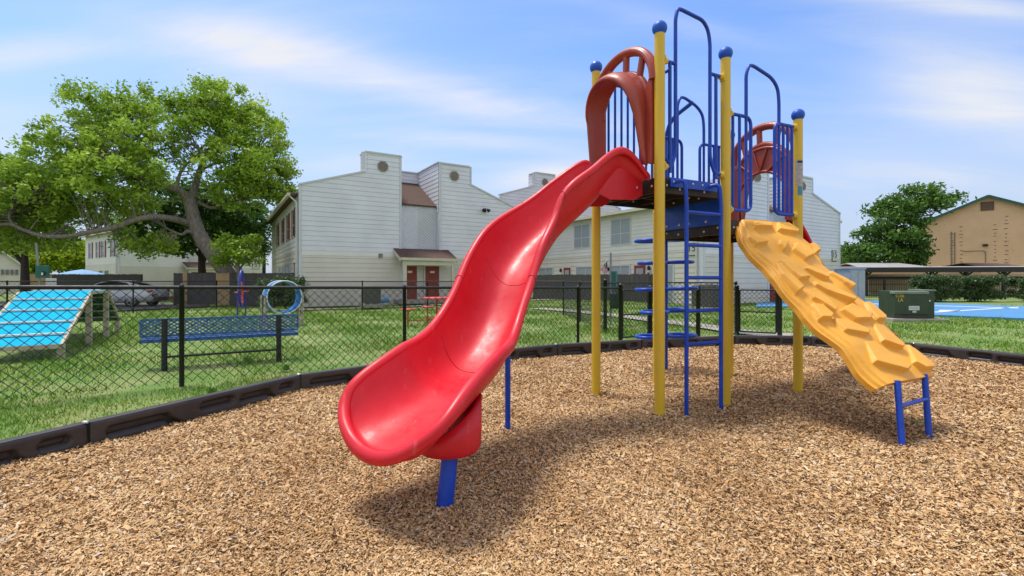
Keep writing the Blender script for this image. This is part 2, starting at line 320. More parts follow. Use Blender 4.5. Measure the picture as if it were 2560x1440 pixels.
def polar(n, r0, r1, p, amin=-58, amax=58):
    u = rng.random(n); a = np.radians(rng.uniform(amin, amax, n))
    r = (r0 ** (1 - p) + u * (r1 ** (1 - p) - r0 ** (1 - p))) ** (1 / (1 - p)) if p != 1 else r0 * (r1 / r0) ** u
    return r * np.sin(a), r * np.cos(a), r
# wood chips
x, y, r = polar(820000, 1.5, 11, .6); k = inpoly(PM, x, y); x, y, r = x[k], y[k], r[k]; n = len(x)
s = np.sqrt(np.maximum(r, 2) / 2.6); L = np.minimum(rng.lognormal(np.log(.0061), .46, n), .018) * s; Wd = L * rng.uniform(.22, .55, n)
an = rng.uniform(0, 2 * np.pi, n); tl = rng.normal(0, .38, n); ro = rng.normal(0, .45, n); bd = rng.uniform(-.25, .25, n) * L
d = np.c_[np.cos(an) * np.cos(tl), np.sin(an) * np.cos(tl), np.sin(tl)]; w = np.c_[-np.sin(an) * np.cos(ro), np.cos(an) * np.cos(ro), np.sin(ro)]
c = np.c_[x, y, mulchz(x, y) + .004 + rng.random(n) * .016]; nn = np.cross(d, w)
V = np.stack([c - d * L[:, None] - w * Wd[:, None] * .8, c - d * L[:, None] + w * Wd[:, None] * .7, c + nn * bd[:, None] - w * Wd[:, None], c + nn * bd[:, None] + w * Wd[:, None], c + d * L[:, None] - w * Wd[:, None] * .6, c + d * L[:, None] + w * Wd[:, None] * .85], 1).reshape(-1, 3)
b = np.arange(n) * 6; Q = np.concatenate([np.c_[b, b + 1, b + 3, b + 2], np.c_[b + 2, b + 3, b + 5, b + 4]])
tag(npmesh('wood_chips', V, Q, CHIPM, np.repeat(np.clip(rng.beta(2.2, 2.0, n), 0, 1), 6)), 'light tan wood chips covering the play area', 'wood chips', kind='stuff')

# road, paths, court
def sheet(name, pts, z, m, dz=True):
    mb = MB(); P = [Vector((p[0], p[1], (gz(p[0], p[1]) if dz else 0) + z)) for p in pts]; mb.add(P, [tuple(range(len(P)))]); return tag(mb.build(name, m), kind='structure')
ROAD = [(-60, 15.5), (-24.5, 20.2), (-19.5, 22.8), (-17.2, 27), (-18.5, 29.5), (-34, 33), (-80, 36)]
def ribbon(name, pts, w, z, m, th=0.):
    P = bez([(p[0], p[1], 0) for p in pts], 6); mb = MB(); L, Rr = [], []
    for i, p in enumerate(P):
        t = (P[min(i + 1, len(P) - 1)] - P[max(i - 1, 0)]).normalized(); nn = Vector((-t.y, t.x, 0)) * w / 2
        for q, lst in ((p + nn, L), (p - nn, Rr)): lst.append(Vector((q.x, q.y, gz(q.x, q.y) + z)))
    n = len(P); mb.add(L + Rr, [(i, i + 1, n + i + 1, n + i) for i in range(n - 1)]); return tag(mb.build(name, m), kind='structure')
sheet('road', ROAD, .03, ASPH)
PATH = [(1.1, 21.5), (2.4, 19.5), (4.0, 16.2), (4.6, 14.6), (5.3, 13.0), (5.6, 11.8), (5.95, 11.2), (6.5, 10.95)]
ribbon('path', PATH, .85, .015, CONC)
ribbon('front_walk', [(-11.5, 24.2), (-6, 26.6), (-1.5, 28.6), (3, 30.5)], .9, .02, CONC)
CT = [tuple(GP(px, py)[:2]) for px, py in ((1890, 759), (2150, 752), (2560, 768), (2800, 778), (2800, 806), (2560, 799), (2335, 790), (2210, 786), (1985, 768), (1890, 768))]
mb = MB(); mb.prism([(p[0], p[1], .045) for p in CT], (0, 0, -.2), 0); tag(mb.build('sport_court', COURT), kind='structure')
mb = MB()
for pl in (((2350, 774.5), (2400, 775), (2402, 778), (2345, 778)), ((2340, 781), (2546, 768.5), (2546, 767), (2335, 779.4)), ((2150, 759), (2546, 771), (2546, 770), (2150, 758))):
    mb.add([GP(a, b, .05) for a, b in pl], [(0, 1, 2, 3)])
tag(mb.build('court_markings', WHT), kind='structure')

# grass blades
x, y, r = polar(300000, 2.6, 34, 1.05); zg = np.array([gz(a, b) for a, b in zip(x, y)])
k = ~inpoly(PM, x, y) & ~inpoly(np.array(ROAD), x, y) & ~inpoly(np.array(CT), x, y)
pp = np.array(bez([(p[0], p[1], 0) for p in PATH], 4))[:, :2]
dm = np.min(np.hypot(x[:, None] - pp[None, :, 0], y[:, None] - pp[None, :, 1]), 1) if len(pp) else 9
k &= dm > .5; x, y, r, zg = x[k], y[k], r[k], zg[k]; n = len(x)
dens = np.sin(x * 2.1 + 1.3 * y) + np.sin(1.7 * y - x * .9 + 2) + .8 * np.sin(5.3 * x) * np.sin(4.1 * y); k = rng.random(n) < np.clip(.66 + .30 * dens, .08, 1); x, y, r, zg = x[k], y[k], r[k], zg[k]; n = len(x)
dens = np.sin(x * 2.1 + 1.3 * y) + np.sin(1.7 * y - x * .9 + 2)
h = rng.lognormal(np.log(.042), .38, n) * (1 + .25 * np.clip(dens, -1, 2)) * np.clip(r / 9, .8, 1.5); wv = .0028 * np.clip(r / 4, 1, 6) * rng.uniform(.7, 1.5, n); an = rng.uniform(0, 6.283, n)
ln = rng.normal(0, .55, (n, 2)) * h[:, None]; c = np.c_[x, y, zg - .03]
dw = np.c_[np.cos(an) * wv, np.sin(an) * wv, np.zeros(n)]; tp = c + np.c_[ln, h]
V = np.stack([c - dw, c + dw, tp], 1).reshape(-1, 3); b = np.arange(n) * 3
tag(npmesh('grass', V, np.c_[b, b + 1, b + 2], GRASSM, np.repeat(np.clip(rng.beta(2, 2.4, n) + .1 * (rng.random(n) < .05), 0, 1), 3)), 'short green lawn grass with yellowish patches', 'grass', kind='stuff')

# ---------------------------------------------------------------- border timbers
def border_mesh():
    L, Hh, T = 1.0, .255, .105; nu, nv = 150, 14; sc = 1.85
    caps = [((.07, .6), (.27, .6), .042), ((.27, .6), (.38, -.1), .03), ((.44, .66), (.57, .66), .042), ((.64, .6), (.78, .6), .042), ((.78, .6), (.86, -.1), .028), ((.87, .66), (.93, .66), .038)]
    def dep(a, b):
        px, pz = a * sc, b * Hh; m = 9
        for (p, q, r_) in caps:
            ax, az, bx, bz = p[0] * sc, p[1] * Hh, q[0] * sc, q[1] * Hh; dx, dz = bx - ax, bz - az
            t = max(0, min(1, ((px - ax) * dx + (pz - az) * dz) / (dx * dx + dz * dz))); m = min(m, math.hypot(px - ax - t * dx, pz - az - t * dz) - r_)
        e = .012 if b < .93 else .012
        return .06 * (1 - sst(-.014, .002, m))
    def edge(a): return .012 * (1 - min(1, min(a, 1 - a) / .012))
    mb = MB()
    for sgn in (-1, 1):
        mb.grid(lambda u, v: (u - .5, sgn * (T / 2 + .012 * (1 - v) - dep(u, v) - edge(u) - (.012 if v > .97 else 0)), v * Hh - .03), nu, nv)
    mb.grid(lambda u, v: (u - .5, (v - .5) * (T - .02), Hh - .03 + .006 * math.sin(math.pi * v)), 30, 4)
    for e in (-.5, .5): mb.add([(e, -T / 2, -.03), (e, T / 2, -.03), (e, T / 2 - .01, Hh - .03), (e, -T / 2 + .01, Hh - .03)], [(0, 1, 2, 3)])
    return mb
bm0 = None
for i in range(2, 11):
    a, b = Vector((*BN[i], 0)), Vector((*BN[i + 1], 0)); L = (b - a).length; lab = ['black plastic border timber', 'lying in the bed edge']
    if bm0 is None: bm0 = border_mesh().build('border_timber', TIMB, world=False); o = bm0
    else: o = bm0.copy(); COL.objects.link(o)
    o.location = (a + b) / 2; o.rotation_euler = (0, 0, math.atan2(b.y - a.y, b.x - a.x)); o.scale = (L - .02, 1, 1)
    LB = {2: 'nearest black border timber, running off the left edge of the picture', 3: 'black slotted border timber between the bench fence post and the nearest one', 4: 'black border timber just left behind the red slide exit',
          5: 'black border timber mostly hidden behind the red slide', 6: 'black border timber behind the far left yellow post', 7: 'black border timber behind the blue ladder', 8: 'black border timber behind the fourth yellow post, in front of the gate end',
          9: 'black border timber behind the orange climbing wall', 10: 'black border timber running off the right edge of the picture, beyond the climber'}
    tag(o, LB[i], 'border timber', 'border timbers round the wood chip bed')
    if i > 0:
        mb = MB(); mb.lathe((BN[i][0], BN[i][1], .215), [(0, .02), (.022, .018), (.025, 0)], 12); p = mb.build('steel_pin', STEEL, world=False)
        p.parent = o; p.matrix_parent_inverse = o.matrix_basis.inverted()
# ================================================================ playground structure
PS = {1: (1.359, 4.419), 2: (2.149, 4.83), 3: (.917, 5.235), 4: (3.172, 5.324), 5: (2.80, 6.18), 6: (1.707, 5.646)}
PV = {k: Vector((*v, 0)) for k, v in PS.items()}
D1, D2 = 2.25, 1.9                       # deck heights
play = thing('play_structure', (2.1, 5.3, 0), 'playground climbing tower with yellow posts, red slide, blue rails and orange climbing wall', 'play structure')
TOPZ = {1: 3.56, 2: 3.52, 3: 3.56, 4: 3.07, 5: 3.10, 6: 3.5}
BALLZ = {k: v + .035 for k, v in TOPZ.items()}
posts = {}
for k, p in PV.items():
    mb = MB(); mb.lathe((p.x, p.y, 0), [(.0475, -.1), (.0475, TOPZ[k])], 28); q = mb.build('post', YEL, play); posts[k] = q
    mb = MB(); r = .068; mb.lathe((p.x, p.y, TOPZ[k] + .045), [(.047, -.055)] + [(r * math.cos(a), r * math.sin(a)) for a in np.linspace(-.75, 1.5, 14)] + [(.001, r)], 28); mb.build('cap', BALL, q)
def clampc(k, z, toward):                # yellow collar clamp on a post
    p = PV[k]; d = (Vector(toward) - p); d.z = 0; d.normalize(); mb = MB(); o = p + Vector((0, 0, z))
    mb.lathe(o + d * .045, [(.034, 0), (.03, .03), (.026, .045), (.0, .046)], 14, axis=d)
    n = Vector((-d.y, d.x, 0))
    mb.box(o + d * .047 + n * 0, (.012, .06, .08), rz=math.atan2(d.y, d.x))
    mb.build('clamp', YEL, posts[k], bevel=.002); return o + d * .085
def lerp(a, b, t): return a + (b - a) * t
def edge_pt(i, j, t, z): return lerp(PV[i], PV[j], t) + Vector((0, 0, z))
RT = .0175
# decks: plate, rim channels, under-braces, bolts
def deck(ids, z):
    P = [PV[i] for i in ids]; c = sum(P, Vector()) / 4; ins = [c + (p - c) * .93 for p in P]
    mb = MB(); mb.prism([Vector((q.x, q.y, z - .03)) for q in ins], (0, 0, .03))
    n = len(P)
    for i in range(n):
        a, b = ins[i], ins[(i + 1) % n]; mb.bar((a.x, a.y, z - .078), (b.x, b.y, z - .078), .02, .13)
    for t in (.3, .7):
        a = lerp(ins[0], ins[1], t); b = lerp(ins[3], ins[2], t); mb.bar((a.x, a.y, z - .07), (b.x, b.y, z - .07), .03, .08)
        a = lerp(ins[0], ins[3], t); b = lerp(ins[1], ins[2], t); mb.bar((a.x, a.y, z - .06), (b.x, b.y, z - .06), .025, .055)
    for i in range(n):
        a, b = ins[i], ins[(i + 1) % n]; e = (b - a).normalized(); nn = Vector((e.y, -e.x, 0)); nn = nn if nn.dot(a - c) > 0 else -nn
        for t in (.1, .3, .45, .7, .9):
            for s_ in (1, -1): mb.lathe(lerp(a, b, t) + nn * .011 * s_ + Vector((0, 0, z - .1 if t in (.3, .7) else z - .075)), [(.013, 0), (.011, .006), (0, .009)], 8, axis=nn * s_, mi=1)
    return mb.build('deck', [DECK, STEEL], play)
deck((1, 2, 6, 3), D1); deck((2, 4, 5, 6), D2)
# blue riser between the two decks
a, b = lerp(PV[6], PV[2], .06), lerp(PV[6], PV[2], .94); e = (b - a).normalized(); nn = Vector((e.y, -e.x, 0)); nn = nn if nn.y < 0 else -nn
mb = MB(); mb.bar((a.x, a.y, 2.015), (b.x, b.y, 2.015), .012, .32)
for t in (.12, .34, .5, .78): mb.lathe(lerp(a, b, t) + nn * .006 + Vector((0, 0, 1.90 + .0)), [(.016, 0), (.013, .007), (0, .009)], 12, axis=nn, mi=1)
mb.build('riser_panel', [BLUE, STEEL], play)

# rails
def barrier_pair(i, j, zb, zt, hoop_z, open_a, open_b, style, zoff=Vector()):
    """two small barriers with an entrance hoop between them"""
    A, B = PV[i], PV[j]; e = (B - A).normalized(); L = (B - A).length
    P = lambda s, z: A + e * s + Vector((0, 0, z)) + zoff
    for k in ((i, j), (j, i)):
        for z in (zb, zt): clampc(k[0], z, PV[k[1]])
    h = MB()
    sa, sb = open_a, open_b
    if style == 'J':      # hoop legs come down and hook into the lower clamps
        top = [P(.085, zb), P(sa * .7, zb), P(sa, zb + .14), P(sa, hoop_z - .1), P(sa + .03, hoop_z - .005), P(sa + .08, hoop_z), P(sb - .1, hoop_z - .03), P(sb - .03, hoop_z - .1), P(sb, hoop_z - .22), P(sb, zb + .14), P(L - (L - sb) * .7, zb), P(L - .085, zb)]
        h.tube(rnd(top, .09, 5), RT, 10); h.build('entrance_hoop', BLUE, play)
        for s0, s1, sg in ((0, sa, 1), (L, sb, -1)):
            m = MB(); q = s0 + sg * .085; mid = (s0 + sg * .047 + s1) / 2 + sg * .005
            m.tube([P(q, zt), P(s1, zt)], RT, 8); m.tube([P(mid, zt), P(mid, zb - .05)], RT, 8)
            nrm = Vector((e.y, -e.x, 0)) * .05
            m.tube(rnd([P(mid, zt - .07), P(mid - sg * .06, zt - .1) - nrm, P(mid - sg * .065, zb + .14) - nrm, P(mid, zb + .04)], .08), RT * .95, 8)
            m.build('rail', BLUE, play)
    else:                 # rounded loops with bars, hoop standing on their tops
        top = [P(sa, zt), P(sa, hoop_z - .1), P(sa + .05, hoop_z), P(sa + .12, hoop_z), P(sb - .12, hoop_z - .07), P(sb - .02, hoop_z - .16), P(sb, hoop_z - .3), P(sb, zt)]
        h.tube(rnd(top, .09, 5), RT, 10); h.build('entrance_hoop', BLUE, play)
        for s0, s1, sg in ((0, sa, 1), (L, sb, -1)):
            m = MB(); q = s0 + sg * .085; en = s1 + sg * .07
            m.tube(rnd([P(q, zt), P(en, zt), P(en, zb), P(q, zb)], .09, 6), RT, 9)
            k = max(2, int(abs(s1 - q) / .075)); 
            for t in np.linspace(0, 1, k + 1): s_ = lerp(q + sg * .02, s1, t); m.tube([P(s_, zt), P(s_, zb)], RT * .9, 7)
            m.build('rail', BLUE, play)
barrier_pair(1, 2, 2.34, 3.32, 3.85, .20, .665, 'J')
barrier_pair(2, 4, 2.0, 2.975, 3.52, .30, .815, 'L')
barrier_pair(6, 5, 2.0, 2.975, 3.50, .32, .76, 'L')
# full barred panel P3-P6 and the short one behind the riser
def panel(i, j, zb, zt, n):
    A, B = PV[i], PV[j]; e = (B - A).normalized(); L = (B - A).length; P = lambda s, z: A + e * s + Vector((0, 0, z))
    for k in ((i, j), (j, i)):
        for z in (zb, zt): clampc(k[0], z, PV[k[1]])
    m = MB(); m.tube([P(.07, zt), P(L - .07, zt)], RT, 8); m.tube([P(.07, zb), P(L - .07, zb)], RT, 8)
    for t in np.linspace(.09, .91, n): m.tube([P(L * t, zt), P(L * t, zb)], RT * .8, 7)
    m.build('barred_panel', BLUE, play)
panel(3, 6, 2.33, 3.46, 9)

# ladder on P1-P2
A, B = PV[1], PV[2]; e = (B - A).normalized(); nf = Vector((e.y, -e.x, 0)); base = lambda s, z, o=0.: A + e * s + nf * o + Vector((0, 0, z))
s0, s1 = .235, .70; off = .10
m = MB()
for s_ in (s0, s1): m.tube(rnd([base(s_ - .07, 2.20, .0), base(s_ - .02, 2.215, off), base(s_, 2.0, off), base(s_, 0, off), base(s_, -.06, off)], .09, 6), .0195, 12)
lad = m.build('ladder', BLUE, play)
for z in (1.92, 1.615, 1.31, 1.0, .69):
    m = MB(); m.tube([base(s0, z, off), base(s1, z, off)], .0175, 10); m.build('rung', BLUE, lad)
m = MB(); m.bar(base(s0 - .12, 2.2, -.012 + .03), base(s1 + .04, 2.2, -.012 + .03), .012, .085)
for s_ in (s0 - .08, s0 + .17, s0 + .30, s1 - .02): m.lathe(base(s_, 2.205, .024), [(.011, 0), (.009, .006), (0, .008)], 10, axis=nf, mi=1)
m.build('bracket', [BLUE, STEEL], lad)

# ---- red slide
SC = [[1.118, 4.795, 2.262], [.879, 4.646, 2.480], [.509, 4.459, 2.222], [.173, 4.284, 1.912], [-.041, 4.01, 1.584], [-.18, 3.745, 1.19], [-.311, 3.413, .90], [-.42, 2.966, .832], [-.604, 2.628, .694], [-.659, 2.549, .564], [-.692, 2.505, .447], [-.707, 2.486, .385]]
SW = [.289, .243, .309, .308, .309, .29, .303, .317, .365, .36, .216, .042]
SDp = [.03, .24, .32, .33, .33, .32, .29, .29, .26, .17, .07, .02]
def slide_surface(C, Wd, Dp, nseg=7, th=.022, rr=.033):
    P = bez(C, nseg); ws = [q.x for q in bez([(w, 0, 0) for w in Wd], nseg)]; ds = [max(.004, q.x) for q in bez([(w, 0, 0) for w in Dp], nseg)]
    n = len(P); A, B, U = [], [], []
    for i in range(n):
        t = P[min(i + 1, n - 1)] - P[max(i - 1, 0)]; h2 = Vector((t.x, t.y, 0)).normalized(); rt = Vector((h2.y, -h2.x, 0))
        if i > n * .7: rt = (rt + U[-1][1]).normalized() if U else rt
        up = rt.cross(t.normalized()); up = up if up.z > 0 else -up; k = .5 * (1 - sst(n * .55, n * .78, i))
        U.append(((up * k + Vector((0, 0, 1)) * (1 - k)).normalized(), rt)); A.append(P[i] - rt * ws[i]); B.append(P[i] + rt * ws[i])
    loop = A + B[::-1]; m0, m1 = int(n * .62), 2 * n - int(n * .62)
    for _ in range(14): loop = [loop[i] if not (m0 < i < m1) else (loop[i - 1] + loop[i] * 2 + loop[i + 1]) / 4 for i in range(2 * n)]
    A, B = loop[:n], loop[n:][::-1]; m = 28; mb = MB(); bed = None
    for o_, sg in ((0., 1), (th, -1)):
        V = []
        for i in range(n):
            for k in range(m + 1):
                u = -1 + 2 * k / m; e = (B[i] - A[i]); w = e.length / 2 + 1e-6; uu_ = math.copysign(min(1, abs(u) * (1 + .0)) , u)
                V.append((A[i] + B[i]) / 2 + e * .5 * uu_ * (1 + o_ / w * .6) - U[i][0] * (ds[i] * (1 - abs(u) ** 3.0) ** .72 + o_ * (1 if abs(u) < 1 else .4)))
        w_ = m + 1; bed = bed or V; mb.add(V, [(i * w_ + k, i * w_ + k + 1, (i + 1) * w_ + k + 1, (i + 1) * w_ + k) for i in range(n - 1) for k in range(m)], 0, True)
    # rolled rim: a soft oval bead with an outer skirt running round the whole lip
    def outw(i):
        a, b = loop[max(0, i - 1)], loop[min(2 * n - 1, i + 1)]; t = b - a; q = Vector((-t.y, t.x, 0)); q = q.normalized() if q.length > 1e-6 else U[0][1]
        c = P[min(i, 2 * n - 1 - i)]; j = min(i, 2 * n - 1 - i); ref = loop[i] - P[max(0, min(n - 1, j - 4))]
        return q if q.dot(ref) > 0 else -q
    O = [outw(i) for i in range(2 * n)]
    for _ in range(6): O = [(O[max(0, i - 1)] + O[i] * 2 + O[min(2 * n - 1, i + 1)]).normalized() for i in range(2 * n)]
    prof = [(-.15, -.35), (-.02, .35), (.45, .85), (1.0, .98), (1.55, .75), (1.92, .2), (1.98, -.5), (1.8, -1.15), (1.45, -1.35), (1.3, -1.0), (.8, -.7), (.3, -.75)]
    V = [loop[i] + O[i] * a * rr + Vector((0, 0, b_ * rr)) for i in range(2 * n) for a, b_ in prof]; k = len(prof)
    mb.add(V, [(i * k + j, i * k + (j + 1) % k, (i + 1) * k + (j + 1) % k, (i + 1) * k + j) for i in range(2 * n - 1) for j in range(k)], 0, True)
    return mb, (loop, O, bed)
mb, rows = slide_surface(SC, SW, SDp)
slide = mb.build('slide', RED, play)
m = MB(); c = Vector((-.37, 2.82, 0)); td = Vector((1, .25, 0)).normalized(); V = []; nn_ = 44
for rr, zz_, tl in ((.15, .295, 0), (.175, .303, 0), (.188, .33, 0), (.192, .38, .3), (.192, .475, 1.4), (.14, .465, 1.0), (.01, .42, 0)):
    for k in range(nn_): a_ = 2 * math.pi * k / nn_; d_ = Vector((math.cos(a_), math.sin(a_), 0)); V.append(c + d_ * rr + Vector((0, 0, zz_ + tl * .10 * d_.dot(td))))
m.add(V, [(i * nn_ + k, i * nn_ + (k + 1) % nn_, (i + 1) * nn_ + (k + 1) % nn_, (i + 1) * nn_ + k) for i in range(6) for k in range(nn_)], 0, True); m.add(V[:nn_], [tuple(range(nn_))]); m.build('pedestal', RED, slide)
m = MB(); m.tube([(-.385, 2.67, -.08), (-.35, 2.74, .34)], .0475, 20); m.build('support_post', BLUE, slide)
m = MB(); m.tube([(-.035, 3.99, -.08), (-.035, 3.99, 1.0)], .023, 12); m.build('support_post', BLUE, slide)
# entry flanges beside the top of the slide, and moulded joint seams
e31 = (PV[1] - PV[3]).normalized(); o13 = Vector((-.879, -.476, 0))
for s_, sg in ((.225, -1), (.700, 1)):
    m = MB(); p0 = PV[3] + e31 * s_; m.prism([p0 + Vector((0, 0, 2.10)), p0 + Vector((0, 0, 2.22)), p0 + o13 * .2 + Vector((0, 0, 2.34)), p0 + o13 * .40 + Vector((0, 0, 2.33)), p0 + o13 * .55 + Vector((0, 0, 2.08)), p0 + o13 * .40 + Vector((0, 0, 2.03)), p0 + o13 * .1 + Vector((0, 0, 2.05))], e31 * .012 * sg)
    m.lathe(p0 + o13 * .07 + e31 * .012 * sg + Vector((0, 0, 2.17)), [(.014, 0), (.011, .006), (0, .008)], 10, axis=e31 * sg, mi=1)
    m.build('entry_flange', [RED, STEEL], slide, bevel=.006)
nl = len(rows[0])
for st in (27, 40):
    m = MB(); m.tube([rows[2][st * 29 + k] + Vector((0, 0, .001)) + (rows[2][(st + 2) * 29 + k] - rows[2][st * 29 + k]) * .9 * (1 - ((k - 14) / 14) ** 2) for k in range(1, 28)], .0035, 6); m.build('seam', RED, slide)
for st in (19, 33, nl - 1 - 19, nl - 1 - 33):
    m = MB(); m.tube([rows[0][st] + rows[1][st] * a * .034 + Vector((0, 0, b_ * .034)) for a, b_ in ((0, .35), (.45, .85), (1, .98), (1.55, .75), (1.92, .2), (1.98, -.5), (1.8, -1.15))], .0035, 6); m.build('seam', mat('slide_seam', (.30, .01, .02), .5, .2), slide)
# second slide behind the climbing wall
out45 = ((PV[4] - PV[2]).normalized()); mid = lerp(PV[4], PV[5], .5)
C2 = [mid + out45 * a + Vector((0, 0, z)) for a, z in ((.03, 1.93), (.28, 1.92), (.7, 1.42), (1.2, .96), (1.65, .74), (2.0, .6), (2.35, .52), (2.5, .5))]
mb, _ = slide_surface(C2, [.30, .27, .27, .27, .27, .28, .25, .06], [.05, .17, .2, .2, .2, .2, .16, .03]); sl2 = mb.build('slide', RED, play)
m = MB(); q = mid + out45 * 2.2; m.tube([q + Vector((0, 0, -.08)), q + Vector((0, 0, .4))], .045, 14); m.build('support_post', BLUE, sl2)

# ---- brick-red entrance hoods
def hood_mesh(dz, outv, ou, Lw, deep):
    """O = ou + along*x ; arch panel with ribs and a projecting shell"""
    A, e = ou; c = A + e * (Lw / 2); P = lambda x, d, z: c + e * x + outv * d + Vector((0, 0, z + dz)); m = MB(); hw = Lw / 2 - .045
    zl = 2.37
    # side plates
    for sg in (-1, 1):
        m.prism([P(sg * hw, -.02, zl), P(sg * (hw - .10), -.02, zl + .02), P(sg * (hw - .10), -.02, 3.05), P(sg * (hw - .03), -.02, 3.18), P(sg * hw, -.02, 3.2)], outv * .075)
        m.tube([P(sg * (hw - .02), .03, zl), P(sg * (hw - .02), .03, 3.2)], .022, 8)
    # outer arch band
    arc = [P(hw * math.cos(a), 0, 3.13 + .41 * math.sin(a) ** .85) for a in np.linspace(.02, math.pi - .02, 28)]
    for i in range(27): m.bar(arc[i] + outv * .015, arc[i + 1] + outv * .015, .085, .05, up=outv) if False else m.tube([arc[i], arc[i + 1]], .03, 8, cap=False)
    m.tube([p + outv * .05 for p in arc], .03, 8); m.tube([p + outv * .025 for p in arc], .046, 10)
    ri = hw - .085
    inner = [P(ri * math.cos(a), .02, 2.98 + .345 * math.sin(a)) for a in np.linspace(0, math.pi, 24)]
    m.tube(inner, .035, 8)
    for a in (48, 84, 122):
        a = R(a); m.tube([P(ri * math.cos(a), .02, 2.98 + .345 * math.sin(a)), P(hw * math.cos(a) * .98, .02, 3.13 + .40 * math.sin(a) ** .85)], .034, 8)
    # projecting shell
    path = [(-ri, zl + .0), (-ri, 2.6), (-ri, 2.85)] + [(ri * math.cos(a), 2.98 + .345 * math.sin(a)) for a in np.linspace(math.pi, 0, 17)] + [(ri, 2.85), (ri, 2.6), (ri, zl + .0)]
    dd = [.15, .17, .19] + [.20 + .10 * math.sin(a) for a in np.linspace(0, math.pi, 17)] + [.16, .11, .06]
    q = bez([(a, b, d) for (a, b), d in zip(path, dd)], 3); K = 7; V = []
    for side in (0, 1):
        for p in q:
            cx_, cz_ = 0, 2.85; L_ = Vector((p.x, 0, p.y - cz_)); u = L_.normalized() if p.y > 2.85 else Vector((1 if p.x > 0 else -1, 0, 0))
            for k in range(K + 1):
                t = k / K; fl = .03 * math.sin(t * math.pi / 2) - .05 * max(0, t - .8) * 2 - side * .03
                V.append(P(p.x + u.x * fl, .02 + p.z * t * deep, p.y + u.z * fl - .09 * t * t * sst(2.6, 3.15, p.y)))
    n = len(q); w = K + 1; f = []
    for side in (0, 1):
        o = side * n * w; f += [(o + i * w + k, o + i * w + k + 1, o + (i + 1) * w + k + 1, o + (i + 1) * w + k) for i in range(n - 1) for k in range(K)]
    f += [(i * w + K, (i + 1) * w + K, n * w + (i + 1) * w + K, n * w + i * w + K) for i in range(n - 1)]
    f += [(k, k + 1, n * w + k + 1, n * w + k) for k in range(K)] + [((n - 1) * w + k, (n - 1) * w + k + 1, n * w + (n - 1) * w + k + 1, n * w + (n - 1) * w + k) for k in range(K)]
    m.add(V, f, 0, True)
    return m
hood_mesh(0, o13, (PV[3], e31), (PV[1] - PV[3]).length, 1.0).build('entrance_hood', HOOD, play)
# second hood, its ribbed inner side facing the deck
e45 = (PV[5] - PV[4]).normalized(); hm = hood_mesh(-.42, out45, (PV[4], e45), (PV[5] - PV[4]).length, 1.0)
cc = PV[4] + e45 * (PV[5] - PV[4]).length / 2; hw2 = (PV[5] - PV[4]).length / 2
P = lambda x, z, d=0: cc + e45 * x - out45 * d + Vector((0, 0, z))
arch = lambda x: 2.56 + .28 * math.sqrt(max(0, 1 - (x / .36) ** 2))
up_ = [P(x, arch(x) + .02) for x in np.linspace(-.34, .34, 15)]; lo_ = [P(x, arch(x) - .26 - .06 * (x / .34) ** 2) for x in np.linspace(.34, -.34, 15)]
for i in range(14): hm.prism([up_[i], up_[i + 1], lo_[13 - i], lo_[14 - i]], out45 * .02)
hm.tube(lo_, .02, 8); hm.tube(up_, .02, 8)
for a, b in ((-.30, -.08), (-.08, .02), (.1, .02), (.30, .1)): hm.tube([P(a, arch(a), .01), P(b, arch(b) - .27, .01)], .014, 6)
hm.build('entrance_hood', HOOD, play)

# ---- ring climber at the back of the upper deck
m = MB(); pc = Vector((2.10, 6.55, 0)); m.tube(rnd([pc + Vector((0, 0, -.06)), pc + Vector((0, 0, 3.42)), Vector((2.24, 5.97, 3.49))], .3, 6), .026, 12)
rc = m.build('ring_climber', BLUE, play)
for z, tl in ((.52, 0), (.86, .5), (1.16, -.4), (1.52, .3), (1.83, -.25)):
    m = MB()
    for sg in (-1, 1):
        pts = [pc + Matrix.Rotation(tl, 3, 'Z') @ Vector((sg * (.21 - .19 * math.cos(a)), .16 * math.sin(a), .012 * sg * math.sin(a / 2))) + Vector((0, 0, z)) for a in np.linspace(0, 2 * math.pi, 20, endpoint=False)]
        m.tube(pts, .024, 8, closed=True)
    m.build('ring', BLUE, rc)

